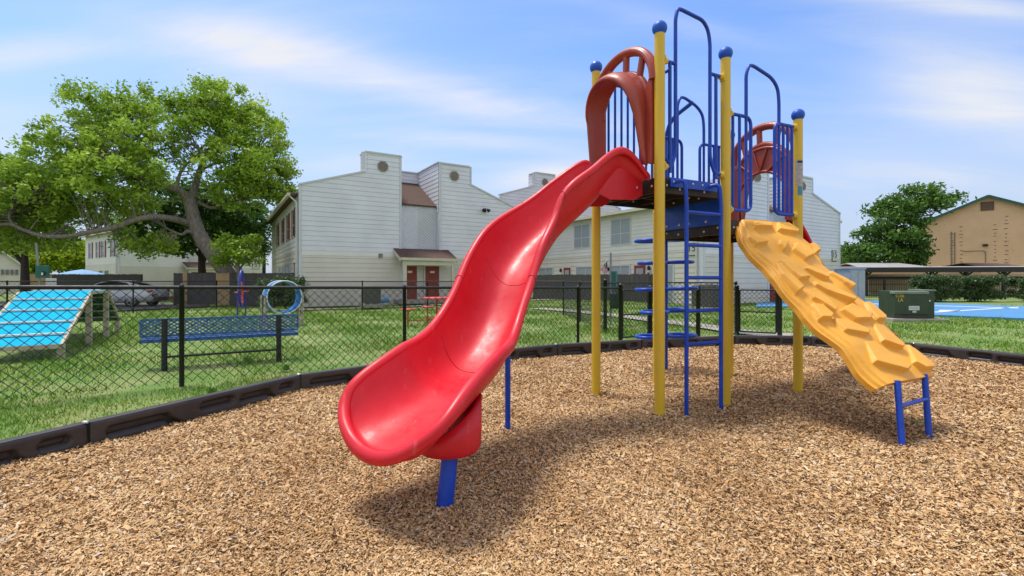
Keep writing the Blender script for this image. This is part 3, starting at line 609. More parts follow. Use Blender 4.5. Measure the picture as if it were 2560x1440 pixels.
# ---- orange climbing wall
TL, TR, BR, BL = AT(1848, 545, 4.95), AT(1990, 566, 5.22), AT(2343, 933, 4.07), AT(2203, 958, 3.68)
src = np.array([(1848, 545), (1972, 556), (2343, 935), (2203, 960)], float); dst = np.array([(0, 0), (1, 0), (1, 1), (0, 1)], float)
Am = []
for (xx, yy), (uu, vv) in zip(src, dst): Am += [[xx, yy, 1, 0, 0, 0, -uu * xx, -uu * yy], [0, 0, 0, xx, yy, 1, -vv * xx, -vv * yy]]
hmg = np.linalg.solve(np.array(Am), dst.ravel())
def uv(p):
    xx, yy = p[0] / 3.273 + 1840, p[1] / 3.273 + 540; w = hmg[6] * xx + hmg[7] * yy + 1
    return ((hmg[0] * xx + hmg[1] * yy + hmg[2]) / w, (hmg[3] * xx + hmg[4] * yy + hmg[5]) / w)
HOLDS = [[(180,45),(300,60),(310,100),(185,100)],[(345,55),(430,60),(505,130),(500,155),(365,125)],[(190,175),(270,190),(320,235),(260,250)],[(340,190),(440,220),(455,330),(415,350),(395,240)],
 [(490,225),(580,250),(650,330),(610,370),(500,280)],[(590,215),(650,235),(680,290),(650,310)],[(430,370),(480,370),(650,520),(590,530)],[(410,400),(450,400),(620,600),(590,630),(470,490)],[(620,440),(660,420),(780,500),(770,530)],
 [(800,460),(960,580),(930,610),(880,560),(790,490)],[(690,540),(780,560),(970,690),(960,710),(770,620),(700,570)],[(640,610),(700,600),(860,770),(855,800),(690,680)],[(690,720),(760,730),(845,820),(830,850),(770,840)],
 [(900,770),(950,720),(1105,820),(1095,860),(1000,860)],[(1040,710),(1100,710),(1205,830),(1200,865),(1150,860),(1080,775)],[(860,840),(940,850),(1095,950),(1085,985),(925,945)],[(1130,890),(1200,900),(1360,1070),(1350,1095),(1200,1035)],
 [(1070,1040),(1130,1030),(1410,1250),(1380,1280),(1150,1200)],[(1400,1060),(1470,1100),(1600,1220),(1590,1260),(1520,1265),(1440,1210)]]
NU, NV = 130, 300
uu, vv = np.meshgrid(np.linspace(0, 1, NU + 1), np.linspace(0, 1, NV + 1)); pu, pv = uu.ravel() * .75, vv.ravel() * 1.95
hgt = .008 * np.sin(vv.ravel() * 2 * np.pi * 2.6 + .8) * (1 - .6 * uu.ravel()) + .006 * np.sin(vv.ravel() * 2 * np.pi * 5 + uu.ravel() * 5)
for ed, sc_ in ((.04, .03), (.10, .022)): hgt -= sc_ * np.clip((ed + .015 * np.sin(vv.ravel() * 21) - uu.ravel()) / .018, 0, 1)
hgt -= .03 * np.clip((uu.ravel() - .965) / .02, 0, 1)
for hp in HOLDS:
    q = np.array([uv(p) for p in hp]); ar = np.sum(q[:, 0] * np.roll(q[:, 1], -1) - np.roll(q[:, 0], -1) * q[:, 1]); q = q if ar > 0 else q[::-1]
    q = q * np.array([.75, 1.95]); sd = np.full(len(pu), 9.)
    for i in range(len(q)):
        ax, ay = q[i]; bx, by = q[(i + 1) % len(q)]; L_ = math.hypot(bx - ax, by - ay) + 1e-9; sd = np.minimum(sd, (-(pu - ax) * (by - ay) + (pv - ay) * (bx - ax)) / L_)
    v0, v1 = q[:, 1].min(), q[:, 1].max(); t = np.clip((pv - v0) / (v1 - v0), 0, 1); k = np.clip((sd + .006) / .010, 0, 1); k = k * k * (3 - 2 * k)
    hgt = np.maximum(hgt, hgt * (1 - k) + (np.minimum(hgt, .0) * .3 + .024 + .028 * t) * k)
nrm = ((BL - TL).cross(TR - TL)).normalized(); nrm = nrm if nrm.z > 0 else -nrm
LE = [(1842,549),(1862,595),(1884,629),(1918,659),(1933,684),(1962,717),(2003,757),(2021,784),(2048,812),(2084,839),(2113,864),(2128,885),(2158,922),(2188,950),(2205,962)]
RE = [(1971,557),(1994,580),(2011,595),(2040,613),(2049,632),(2062,662),(2084,679),(2131,714),(2145,735),(2176,757),(2207,794),(2237,830),(2268,861),(2325,913),(2343,935)]
def edgef(E_, Z0, Z1):
    vs = np.array([uv(((a - 1840) * 3.273, (b - 540) * 3.273))[1] for a, b in E_]); vs[0], vs[-1] = 0, 1; vs = np.maximum.accumulate(vs)
    A_ = np.array(E_, float); return lambda v: AT(float(np.interp(v, vs, A_[:, 0])), float(np.interp(v, vs, A_[:, 1])), Z0 + (Z1 - Z0) * v)
lef, ref = edgef(LE, 4.95, 3.68), edgef(RE, 5.22, 4.07)
LV = [lef(j / NV) for j in range(NV + 1)]; RV = [ref(j / NV) for j in range(NV + 1)]
for q in (LV, RV):
    for _ in range(12): q[1:-1] = [(q[i - 1] + q[i] * 2 + q[i + 1]) / 4 for i in range(1, NV)]
side = (TR - TL).normalized(); V = []
for i in range(len(hgt)):
    u_, v_ = uu.ravel()[i], vv.ravel()[i]
    j = i // (NU + 1); V.append(LV[j] * (1 - u_) + RV[j] * u_ + nrm * hgt[i])
V2 = [p - nrm * (.045 + max(0, hgt[i]) * .9) for i, p in enumerate(V)]; w_ = NU + 1
mb = MB(); mb.add(V, [(j * w_ + i, j * w_ + i + 1, (j + 1) * w_ + i + 1, (j + 1) * w_ + i) for j in range(NV) for i in range(NU)], 0, True)
mb.add(V2, [(j * w_ + i, j * w_ + i + 1, (j + 1) * w_ + i + 1, (j + 1) * w_ + i) for j in range(NV) for i in range(NU)], 0, True)
for a, st in ((0, w_), (NU, w_)): mb.add([V[a + j * w_] for j in range(NV + 1)] + [V2[a + j * w_] for j in range(NV + 1)], [(j, j + 1, NV + 2 + j, NV + 1 + j) for j in range(NV)], 0, True)
for b in (0, NV): mb.add([V[b * w_ + i] for i in range(w_)] + [V2[b * w_ + i] for i in range(w_)], [(i, i + 1, w_ + i + 1, w_ + i) for i in range(NU)])
cw = mb.build('climbing_wall', ORG_M, play)
for bx, tx, zt_ in (((2.97, 3.645, -.07), (3.03, 3.775, .5), .5), ((3.37, 3.87, -.07), (3.455, 4.02, .5), .5)):
    m = MB(); m.tube([bx, tx], .023, 12); m.build('leg', BLUE, cw)
m = MB(); m.tube([(3.008, 3.73, .31), (3.423, 3.963, .31)], .0165, 10); m.build('crossbar', BLUE, cw)
# stickers on the fourth post
def sticker(k, az0, az1, z0, z1, m_, nm, rr=.0487):
    p = PV[k]; n = 10; mb = MB(); V = []
    for z in (z0, z1):
        for i in range(n + 1): a = R(az0 + (az1 - az0) * i / n); V.append((p.x + rr * math.cos(a), p.y + rr * math.sin(a), z))
    mb.add(V, [(i, i + 1, n + 2 + i, n + 1 + i) for i in range(n)], 0, True); return mb.build(nm, m_, posts[k])
WARN = mat('sticker_white', (.50, .47, .46), .5, .45, 60, stretch=(.3, .3, 2))
sticker(4, -150, -45, 2.33, 2.61, WARN, 'warning_label'); sticker(4, -125, -55, 2.575, 2.60, INK, 'label_heading', .0493)
sticker(4, -125, -60, 2.22, 2.32, mat('sticker_blue', (.08, .30, .48), .5, .3, 40), 'blue_label')
# ================================================================ apartment buildings
def slice_poly(P, z):
    xs_ = []
    for i in range(len(P)):
        (x0, z0), (x1, z1) = P[i], P[(i + 1) % len(P)]
        if (z0 > z) != (z1 > z): xs_.append(x0 + (x1 - x0) * (z - z0) / (z1 - z0))
    return sorted(xs_)
def siding(mb, P, fr, ch=.27, mi=0, z0=None, z1=None, th=.026):
    """lap siding over polygon P of (s, z); fr(s, out, z) -> world point"""
    za, zb = min(p[1] for p in P) if z0 is None else z0, max(p[1] for p in P) if z1 is None else z1
    z = za
    while z < zb - .01:
        t = min(z + ch, zb); A = slice_poly(P, z + .002); B = slice_poly(P, t - .002)
        if len(A) != len(B): B = A if len(A) else B; A = B
        for k in range(0, len(A) - 1, 2):
            a0, a1, b0, b1 = A[k], A[k + 1], B[k], B[k + 1]; g = .024
            mb.add([fr(a0, th, z + g), fr(a1, th, z + g), fr(b1, .012, t), fr(b0, .012, t), fr(a0, .0, z + g), fr(a1, .0, z + g), fr(a0, 0, z), fr(a1, 0, z)],
                   [(0, 1, 2, 3), (4, 5, 1, 0), (6, 7, 5, 4)], mi)
        z = t
def window_(parent, fr, s0, s1, z0, z1, frame=TRIM, pane=BLIND, mull=1, bar=True, shutter=None, name='window', depth=.07):
    def bx(a0, a1, b0, b1, o0, o1, mb, mi=0):
        V = [fr(a, o, b) for o in (o0, o1) for b in (b0, b1) for a in (a0, a1)]
        mb.add(V, [(0, 1, 3, 2), (4, 6, 7, 5), (0, 4, 5, 1), (2, 3, 7, 6), (0, 2, 6, 4), (1, 5, 7, 3)], mi)
    w = .06; mb = MB()
    bx(s0 - w, s1 + w, z0 - w, z0, .0, depth, mb); bx(s0 - w, s1 + w, z1, z1 + w, .0, depth, mb); bx(s0 - w, s0, z0, z1, 0, depth - .004, mb); bx(s1, s1 + w, z0, z1, 0, depth - .004, mb)
    for k in range(mull): c = s0 + (s1 - s0) * (k + 1) / (mull + 1); bx(c - .022, c + .022, z0, z1, .035, depth - .01, mb)
    if bar: c = z0 + (z1 - z0) * .42; bx(s0, s1, c - .022, c + .022, .035, depth - .014, mb)
    f = mb.build(name, frame, parent); mb = MB(); bx(s0 - .005, s1 + .005, z0 - .005, z1 + .005, .036, .044, mb); mb.build('pane', pane, f)
    if shutter:
        for a, b in ((s0 - .3, s0 - .08), (s1 + .08, s1 + .3)): mb = MB(); bx(a, b, z0 - .08, z1 + .08, .0, .07, mb); mb.build('shutter', shutter, f)
    return f
def fbox(mb, fr, a0, a1, b0, b1, o0, o1, mi=0):
    V = [fr(a, o, b) for o in (o0, o1) for b in (b0, b1) for a in (a0, a1)]
    mb.add(V, [(0, 1, 3, 2), (4, 6, 7, 5), (0, 4, 5, 1), (2, 3, 7, 6), (0, 2, 6, 4), (1, 5, 7, 3)], mi)
def apartment(loc, ang, label, dz=0., D=16., hs=1., windowsL='A', doors=True, porch=True, front_lamp=True, cols=(SID, SIDL, SIDB, SIDL), vents=True, grp='grey sided two storey apartment blocks'):
    o = Vector((loc[0], loc[1], 0)); b = thing('apartment_building', o, label, 'building', group=grp)
    u = Vector((math.cos(ang), math.sin(ang), 0)); v = Vector((-math.sin(ang), math.cos(ang), 0))
    zz = lambda z: (z if z < 2.9 else 2.9 + (z - 2.9) * hs) + dz
    fr = lambda s, out_, z: o + u * s - v * out_ + Vector((0, 0, zz(z)))          # front facade
    fl = lambda t, out_, z: o + v * t - u * out_ + Vector((0, 0, zz(z)))          # left side wall
    frt = lambda s, t, z: o + u * s + v * t + Vector((0, 0, zz(z)))
    zb = -.25; E0, E1, T0, T1 = 6.4, 6.2, 7.5, 7.45
    m1 = [(0, zb), (5.68, zb), (5.68, 8.65), (3.52, 8.65), (3.52, T0), (0, E0)]; m2 = [(8.13, zb), (13.66, zb), (13.66, E1), (10.25, T1), (10.25, 8.58), (8.13, 8.58)]
    mb = MB()
    for P in (m1, m2): siding(mb, P, fr, z0=2.84, mi=0); siding(mb, [(s, min(z, 2.84)) for s, z in P if z < 3] + ([(P[0][0], 2.84)] if 0 else []) if 0 else [(P[0][0], zb), (P[1][0], zb), (P[1][0], 2.6), (P[0][0], 2.6)], fr, z0=zb, z1=2.6, mi=1)
    # plain trim board between the storeys, wall cores
    for a0, a1 in ((0, 5.68), (8.13, 13.66)): fbox(mb, fr, a0, a1, 2.6, 2.84, 0, .03, 2)
    for P in (m1, m2): mb.prism([fr(s, -.002, z) for s, z in P], v * .25, 0)
    for sA, out_ in ((0, None),):
        pass
    w = mb.build('front_wall', [cols[0], cols[2], cols[3]], b)
    # trims along the parapet
    mb = MB()
    for P in (m1, m2):
        top = [q for q in P if q[1] > 3]; seq = top if P is m2 else top
        for i in range(len(seq) - 1):
            a, c = seq[i], seq[i + 1]; mb.bar(fr(a[0], -.10, a[1] + .03), fr(c[0], -.10, c[1] + .03), .36, .09)
        for s in (P[0][0] + .06, P[1][0] - .06):
            zt = [q[1] for q in P if abs(q[0] - s) < .2 and q[1] > 3]; fbox(mb, fr, s - .07, s + .07, zb, max(zt) - .05, .002, .045)
    mb.build('corner_trim', TRIM, b)
    # left side wall, right wall, back
    mb = MB(); Pl = [(0.25, zb), (D, zb), (D, 5.9), (0.25, 5.9)]
    siding(mb, Pl, fl, z0=2.84, mi=0); siding(mb, [(a, min(z, 2.84)) for a, z in Pl], fl, z0=zb, z1=2.84, mi=1)
    mb.prism([fl(a, -.002, z) for a, z in Pl], u * .2, 0); w2 = mb.build('side_wall', [cols[1], cols[2]], b)
    mb = MB(); mb.prism([frt(13.4, .25, zb), frt(13.4, D, zb), frt(13.4, D, 5.7), frt(13.4, .25, 5.7)], u * .24); siding(mb, [(.25, zb), (D, zb), (D, 5.7), (.25, 5.7)], lambda t, o_, z: frt(13.64 + o_, t, z)); mb.build('side_wall', cols[1], b)
    mb = MB(); mb.prism([frt(0, D, zb), frt(13.64, D, zb), frt(13.64, D, 5.8), frt(6.8, D, 7.6), frt(0, D, 5.9)], v * -.2); mb.build('back_wall', cols[1], b)
    # roof slopes with eaves
    mb = MB()
    for q in ((-.45, 5.78, 3.5, 6.74, .26), (3.5, 6.74, 6.8, 7.55, 3.95), (14.1, 5.55, 10.2, 6.63, .26), (10.2, 6.63, 6.8, 7.55, 3.95)):
        mb.prism([frt(q[0], q[4], q[1]), frt(q[2], q[4], q[3]), frt(q[2], D + .3, q[3]), frt(q[0], D + .3, q[1])], (0, 0, .12))
    rf = mb.build('roof', SHING, b)
    mb = MB(); mb.bar(frt(-.5, .1, 5.86), frt(-.5, D + .3, 5.86), .14, .16); mb.build('gutter', TRIMC, b)
    mb = MB(); mb.bar(frt(14.15, .1, 5.62), frt(14.15, D + .3, 5.62), .14, .16); mb.build('gutter', TRIMC, b)
    mb = MB(); mb.tube(rnd([frt(-.45, .3, 5.8), frt(-.1, .32, 5.5), frt(-.1, .32, 0)], .1), .045, 8); mb.build('downspout', TRIM, b)
    # recess: chevron wall, shingle slope, clerestory, tower cheek
    if vents:
        mb = MB(); P = [(5.68, 2.9), (8.13, 2.9), (8.13, 5.87), (5.68, 5.87)]; mb.prism([frt(s, .5, z) for s, z in P], v * .1)
        c = (5.68 + 8.13) / 2
        for sg in (-1, 1):
            for k in range(-8, 26):
                z = 2.9 + k * .2; a = (c, z + 1.2); e_ = (c + sg * 1.2, z)
                za_, zb_ = a[1], e_[1]
                if za_ < 2.95 or zb_ > 5.8: continue
                x0, z0_, x1, z1_ = a[0], a[1], e_[0], e_[1]
                if z1_ < 2.92: tt = (z0_ - 2.92) / (z0_ - z1_); x1 = x0 + (x1 - x0) * tt; z1_ = 2.92
                if z0_ > 5.82: tt = (z0_ - 5.82) / (z0_ - z1_); x0 = x0 + (x1 - x0) * tt; z0_ = 5.82
                mb.bar(frt(x0, .485, z0_), frt(x1, .485, z1_), .03, .12, up=tuple(v))
        mb.build('chevron_wall', cols[0], b)
        mb = MB(); mb.prism([frt(5.6, .35, 5.82), frt(8.2, .35, 5.82), frt(8.2, 3.78, 7.83), frt(5.6, 3.78, 7.83)], (0, 0, .09)); mb.build('recess_roof', SHING, b)
        mb = MB(); siding(mb, [(5.6, 7.8), (8.2, 7.8), (8.2, 8.62), (5.6, 8.62)], lambda s, o_, z: frt(s, 3.78 - o_, z)); mb.prism([frt(5.6, 3.79, 5), frt(8.2, 3.79, 5), frt(8.2, 3.79, 8.62), frt(5.6, 3.79, 8.62)], v * .15)
        mb.bar(frt(5.6, 3.78, 8.64), frt(8.2, 3.78, 8.64), .3, .07); mb.build('clerestory_wall', cols[0], b)
        for sA, sB, T in ((3.52, 5.68, .95), (8.13, 10.25, 3.78)):                  # towers
            mb = MB()
            for s_, sg in ((sA, 1), (sB, -1)):
                dd = 3.78 if s_ in (5.68, 8.13) else T
                siding(mb, [(.1, 5.5), (dd, 5.5), (dd, 8.6), (.1, 8.6)], lambda t, o_, z, s_=s_, sg=sg: frt(s_ - sg * o_, t, z)); mb.prism([frt(s_ + sg * .003, .05, 2.9), frt(s_ + sg * .003, dd, 2.9), frt(s_ + sg * .003, dd, 8.6), frt(s_ + sg * .003, .05, 8.6)], u * .1 * sg)
                mb.bar(frt(s_, .05, 8.66), frt(s_, dd, 8.66), .16, .07, mi=1)
            mb.prism([frt(sA, T, 7), frt(sB, T, 7), frt(sB, T, 8.6), frt(sA, T, 8.6)], v * .1); mb.build('tower', [cols[0], TRIM], b)
        for s_, z in ((4.55, 7.93), (9.15, 7.88)):
            mb = MB(); n = 8; mb.prism([fr(s_ + .34 * math.cos(a), .045, z + .34 * math.sin(a)) for a in [R(22.5 + 45 * k) for k in range(8)]], -v * .03)
            for k in range(-3, 4): hw = math.sqrt(.27 ** 2 - (k * .075) ** 2); fbox(mb, fr, s_ - hw, s_ + hw, z + k * .075 - .02, z + k * .075 + .02, .078, .09, 1)
            mb.build('gable_vent', [mat('vent_beige', (.38, .34, .29), .6, .2), mat('vent_slot', (.17, .15, .13), .7, .2)], b)
    # ground floor between the wings, doors, porch
    mb = MB(); siding(mb, [(5.68, zb), (8.13, zb), (8.13, 2.9), (5.68, 2.9)], lambda s, o_, z: frt(s, .1 - o_, z), mi=0); mb.prism([frt(5.68, .1, zb), frt(8.13, .1, zb), frt(8.13, .1, 2.9), frt(5.68, .1, 2.9)], v * .3); mb.build('porch_wall', cols[2], b)
    if doors:
        for k, (s0, s1) in enumerate(((5.75, 6.65), (7.2, 8.1))):
            mb = MB(); fbox(mb, fr, s0 - .09, s1 + .09, 0, 2.16, -.06, .03, 1); fbox(mb, fr, s0, s1, .05, 2.07, .0, .05, 0)
            for zz_ in ((.2, .95), (1.1, 1.95)):
                for aa in ((s0 + .1, s0 + .4), (s0 + .5, s0 + .8)): fbox(mb, fr, *aa, *zz_, .05, .056, 0)
            d = mb.build('door', [DOORR, TRIM], b)
            mb = MB(); mb.lathe(fr(s1 - .07, .05, 1.0), [(0.03, 0), (.03, .05), (0, .06)], 10, axis=-v); mb.build('handle', STEEL, d)
            mb = MB(); fbox(mb, fr, (s0 + s1) / 2 - .14, (s0 + s1) / 2 + .14, 1.66, 1.78, .05, .062); mb.build('number_plate', WHT, d)
    if porch:
        mb = MB(); a, c = 5.2, 8.75
        mb.prism([fr(a, 0, 3.05), fr(c, 0, 3.05), fr(c, 1.35, 2.45), fr(a, 1.35, 2.45)], (0, 0, .08)); mb.build('porch_roof', SHING, b)
        mb = MB(); mb.bar(fr(a, 1.36, 2.45), fr(c, 1.36, 2.45), .05, .16); mb.bar(fr(a, 0, 2.98), fr(a, 1.36, 2.38), .05, .2); mb.bar(fr(c, 0, 2.98), fr(c, 1.36, 2.38), .05, .2)
        mb.bar(fr(a + .15, 1.2, 2.22), fr(c - .15, 1.2, 2.22), .12, .24); mb.build('porch_beam', TRIMC, b)
        for s_, w_p in ((a + .28, .22), (c - .26, .14)): mb = MB(); fbox(mb, fr, s_ - w_p / 2, s_ + w_p / 2, -.1, 2.12, 1.12, 1.26); mb.build('porch_post', TRIMC, b)
        mb = MB(); fbox(mb, fr, a, c, -.15, .07, 0, 1.5); mb.build('porch_slab', CONC, b)
    if front_lamp:
        mb = MB(); fbox(mb, fr, 4.3, 4.52, 2.55, 2.78, .0, .12); mb.build('wall_vent', mat('vent_grey', (.22, .21, .18), .6, .2), b)
        mb = MB(); c0 = fr(11.3, .03, 5.9); mb.bar(c0, c0 - v * .25, .09, .09)
        for k in (-.13, .13): mb.lathe(c0 - v * .22 + u * k, [(.06, 0), (.12, .16), (.12, .2), (0, .2)], 12, axis=(-v * .7 + u * k * 3 - Vector((0, 0, .7))))
        mb.lathe(c0 - v * .15 - Vector((0, 0, .2)), [(.09, 0), (.09, .14), (0, .14)], 12); mb.build('floodlight', BLK, b)
    return b, fr, fl, frt, u, v
def sign(parent, fw, s, z, w, h, txt, uvec, nvec, sub=None):
    mb = MB(); fbox(mb, fw, s - w / 2, s + w / 2, z - h / 2, z + h / 2, .03, .06, 1); fbox(mb, fw, s - w / 2 + .035, s + w / 2 - .035, z - h / 2 + .035, z + h / 2 - .035, .055, .066, 0)
    sg = mb.build('number_sign', [mat('sign_cream', (.62, .60, .50), .5, .1), INK], parent)
    up_ = Vector((0, 0, 1)); M3 = Matrix((uvec, up_, nvec)).transposed()
    p = fw(s, .068, z) - ORG[parent.name]; text(txt, h * .72, p + up_ * h * .03, M3, INK, sg, .004)

A_ANG = math.atan2(.519, .854)
bA, frA, flA, frtA, uA, vA = apartment((-11.53, 26.0), A_ANG, 'grey sided apartment block with two vent towers and a brown porch roof over red doors')
for t in (2.0, 4.6, 7.6, 10.8): window_(bA, flA, t - .45, t + .45, 3.75, 5.25, TRIMC, GLASS, 0, True, BRICKR)
window_(bA, flA, .7, 1.6, .2, 2.15, BRICKR, BLIND, 0, False, None)
for t in (4.2, 5.8, 7.6, 9.6): window_(bA, flA, t - .55, t + .55, 1.0, 2.1, TRIM, BLIND, 1, False)
bC, frC, flC, frtC, uC, vC = apartment((9.53, 23.97), A_ANG, 'grey and cream apartment block with number 15 signs behind the orange climbing wall', dz=-.05, hs=.80, porch=False, front_lamp=False)
for a, c in ((4.93, 6.5), (8.56, 10.1), (1.2, 2.75)): window_(bC, flC, a, c, 3.58, 5.42, TRIM, BLIND, 1, True)
for a, c in ((5.0, 6.45), (7.9, 9.9), (12.6, 14.4)): window_(bC, flC, a, c, .9, 2.12, TRIM, BLIND, 1, False)
for a, c in ((3.75, 4.6), (10.55, 11.3)):
    mb = MB(); fbox(mb, flC, a - .08, c + .08, 0, 2.2, 0, .04, 1); fbox(mb, flC, a, c, .05, 2.12, .02, .06, 0); fbox(mb, flC, a + .15, c - .15, 1.1, 1.95, .055, .068, 2); mb.build('door', [DOORR, TRIM, BLIND], bC)
mb = MB(); fbox(mb, flC, 1.75, 3.25, .05, 2.15, 0, .06, 1); fbox(mb, flC, 1.83, 2.47, .1, 2.08, .05, .068, 0); fbox(mb, flC, 2.53, 3.17, .1, 2.08, .05, .068, 0); mb.build('sliding_door', [BLIND, TRIM], bC)
for t in (6.75, 3.45 + .0, 11.6):
    mb = MB(); q = flC(t, .1, 1.95); mb.lathe(q, [(.03, -.12), (.07, -.1), (.09, .08), (.02, .14), (0, .16)], 8); mb.bar(flC(t, 0, 1.95), q, .04, .04); mb.build('wall_lamp', BLK, bC)
sign(bC, flC, .62, 2.86 + .02, .5, .72, '15', -vC, -uC)
sign(bC, frC, 12.9, 2.85, .62, .78, '15', uC, -vC)
bD, frD, flD, frtD, uD, vD = apartment((-1.0, 40.0), A_ANG, 'farthest grey block, roof end showing above the slide between the two nearer blocks', dz=1.9, front_lamp=False, porch=False, doors=False)
window_(bD, flD, 3, 4.2, 3.75, 5.25, TRIMC, GLASS, 0, True)
bE, frE, flE, frtE, uE, vE = apartment((-36.9, 45.0), math.atan2(.8, .6), 'pale two storey block with number 5 sign partly hidden by the big tree', dz=-.1, D=11.5, cols=(SIDL, SIDL, SIDB, SIDL), front_lamp=False)
for t in (1.6, 4.6, 6.6, 9.3): window_(bE, flE, t - .45, t + .45, 3.6, 5.1, TRIM, GLASS, 0, True, BRICKR)
for t in (3.6, 5.6, 9.3): window_(bE, flE, t - .6, t + .6, 1.0, 2.2, TRIM, GLASS, 1, False)
sign(bE, frE, 12.5, 2.95, .8, .9, '5', uE, -vE)
# gutter of the left door hood etc.
# small utility house at the far left
def house(name, loc, ang, w, d, he, hr, wallm, roofm, trimm, label, cat, extras=None, sid=.27, grp=None, over=.3):
    o = Vector((*loc, 0)); b = thing(name, o, label, cat, group=grp); u = Vector((math.cos(ang), math.sin(ang), 0)); v = Vector((-math.sin(ang), math.cos(ang), 0))
    fr = lambda s, out_, z: o + u * s - v * out_ + Vector((0, 0, z)); P = [(0, -.5), (w, -.5), (w, he), (w / 2, hr), (0, he)]
    mb = MB(); siding(mb, P, fr, ch=sid, z0=-.5); mb.prism([fr(s, -.003, z) for s, z in P], v * d)
    siding(mb, [(0, -.5), (d, -.5), (d, he), (0, he)], lambda t, o_, z: o + v * t - u * o_ + Vector((0, 0, z)), ch=sid); mb.build('wall', wallm, b)
    mb = MB()
    for s0, s1, z0, z1 in ((-over, w / 2, he - over * (hr - he) / (w / 2), hr), (w + over, w / 2, he - over * (hr - he) / (w / 2), hr)):
        mb.prism([fr(s0, over, z0 + .01), fr(s1, over, z1 + .01), fr(s1, -d - over, z1 + .01), fr(s0, -d - over, z0 + .01)], (0, 0, .13))
    mb.build('roof', roofm, b)
    mb = MB()
    for s0, s1, z0, z1 in ((-over, w / 2, he - over * (hr - he) / (w / 2), hr), (w + over, w / 2, he - over * (hr - he) / (w / 2), hr)): mb.bar(fr(s0, over + .03, z0 + .03), fr(s1, over + .03, z1 + .03), .06, .28 if w > 8 else .14)
    mb.build('rake_trim', trimm, b)
    return b, fr, u, v
bF, frF, uF, vF = house('utility_house', (-56.2, 50.6), .84, 3.2, 7, 2.75, 4.3, SIDB, SHINGR, TRIM, 'small cream gabled house with reddish roof and four meters at the far left', 'house')
for k in range(4): mb = MB(); fbox(mb, frF, 1.6 + k * .36, 1.8 + k * .36, 1.75, 2.3, .03, .18); mb.build('meter', mat('meter_grey', (.16, .17, .18), .5, .2), bF)
bG, frG, uG, vG = house('tan_building', (51.2, 60.0), R(-40.5), 11.8, 30, 8.15, 10.9, TAN, SHING, GRNT, 'large tan gabled building with dark green roof edge and a louvred gable vent', 'building', over=.6)
mb = MB(); fbox(mb, frG, 5.3, 6.4, 9.3, 10.3, .03, .12, 1)
for k in range(9): fbox(mb, frG, 5.37, 6.33, 9.35 + k * .105, 9.4 + k * .105, .12, .15, 0)
mb.build('gable_vent', [mat('vent_brown', (.25, .15, .11), .7, .2), mat('vent_dark', (.12, .07, .05), .8, .2)], bG)
for s_, z0, z1 in ((2.75, -.2, 7.0), (3.05, -.2, 6.9)): mb = MB(); mb.tube([frG(s_, .06, z0), frG(s_, .06, z1)], .05, 6); mb.build('conduit', mat('conduit', (.25, .2, .17), .5, .2), bG)
mb = MB(); mb.tube(rnd([frG(3.7, .06, 4.6), frG(5.7, .06, 4.6), frG(5.7, .06, 3.2)], .3), .045, 6); mb.build('conduit', mat('conduit', (.25, .2, .17), .5, .2), bG)
mb = MB(); fbox(mb, frG, 5.45, 5.9, 5.1, 5.35, .03, .3); mb.build('wall_lamp', BLK, bG)
stain = mat('weathered_tan', (.30, .19, .13), .8, .2)
mb = MB()
for s_, z0, z1, n_ in ((2.78, 0, 7, 20), (3.6, 1, 8, 15), (6.5, 1.5, 8, 14), (7.4, 1, 9, 16)):
    for k in range(n_): z = z0 + (z1 - z0) * k / n_ + random.uniform(-.1, .1); fbox(mb, frG, s_ - random.uniform(.05, .2), s_ + random.uniform(.05, .2), z, z + .09, .034, .042)
tag(mb.build('peeling_marks', stain, bG), kind='stuff')
mb = MB(); mb.prism([frG(-2.3, -4, -.3), frG(-.1, -4, -.3), frG(-.1, -4, 4.6), frG(-2.3, -4, 4.6)], vG * 8); siding(mb, [(-2.3, -.3), (-.1, -.3), (-.1, 4.6), (-2.3, 4.6)], lambda s, o_, z: frG(s, -4 + o_ + .003, z)); mb.build('rear_wing', mat('siding_brown', (.26, .15, .11), .6, .2), bG)

# ================================================================ carport, cabinets, transformer
cp = thing('carport', AT(2300, 700, 36), 'long brown carport with dark fascia and posts in front of the tan building', 'carport')
mb = MB(); a, b = AT(2092, 700, 37), AT(2900, 700, 33.5); dv = (b - a); dv.z = 0; L_ = dv.length; dv.normalize(); nv_ = Vector((-dv.y, dv.x, 0)); a.z = b.z = 0
mb.prism([a + Vector((0, 0, 2.02)), a + Vector((0, 0, 2.16)), a + nv_ * 5.5 + Vector((0, 0, 2.35)), a + nv_ * 5.5 + Vector((0, 0, 2.2))], dv * L_); mb.build('canopy', METR, cp)
mb = MB(); mb.bar(a - nv_ * .05 + Vector((0, 0, 1.98)), b - nv_ * .05 + Vector((0, 0, 1.98)), .08, .38); mb.build('fascia', BROWN, cp)
mb = MB(); mb.bar(a + nv_ * 2 + Vector((0, 0, 1.38)), b + nv_ * 2 + Vector((0, 0, 1.38)), .06, .2); mb.build('rail', BROWN, cp)
for t in (.11, .33, .44, .56, .8):
    p = a + dv * L_ * t + nv_ * .5; mb = MB(); mb.bar(p + Vector((0, 0, -.3)), p + Vector((0, 0, 1.95)), .22, .22)
    for sg in (-1, 1): mb.bar(p + Vector((0, 0, 1.45)), p + dv * sg * .5 + Vector((0, 0, 1.9)), .09, .09)
    mb.build('post', BROWN, cp)
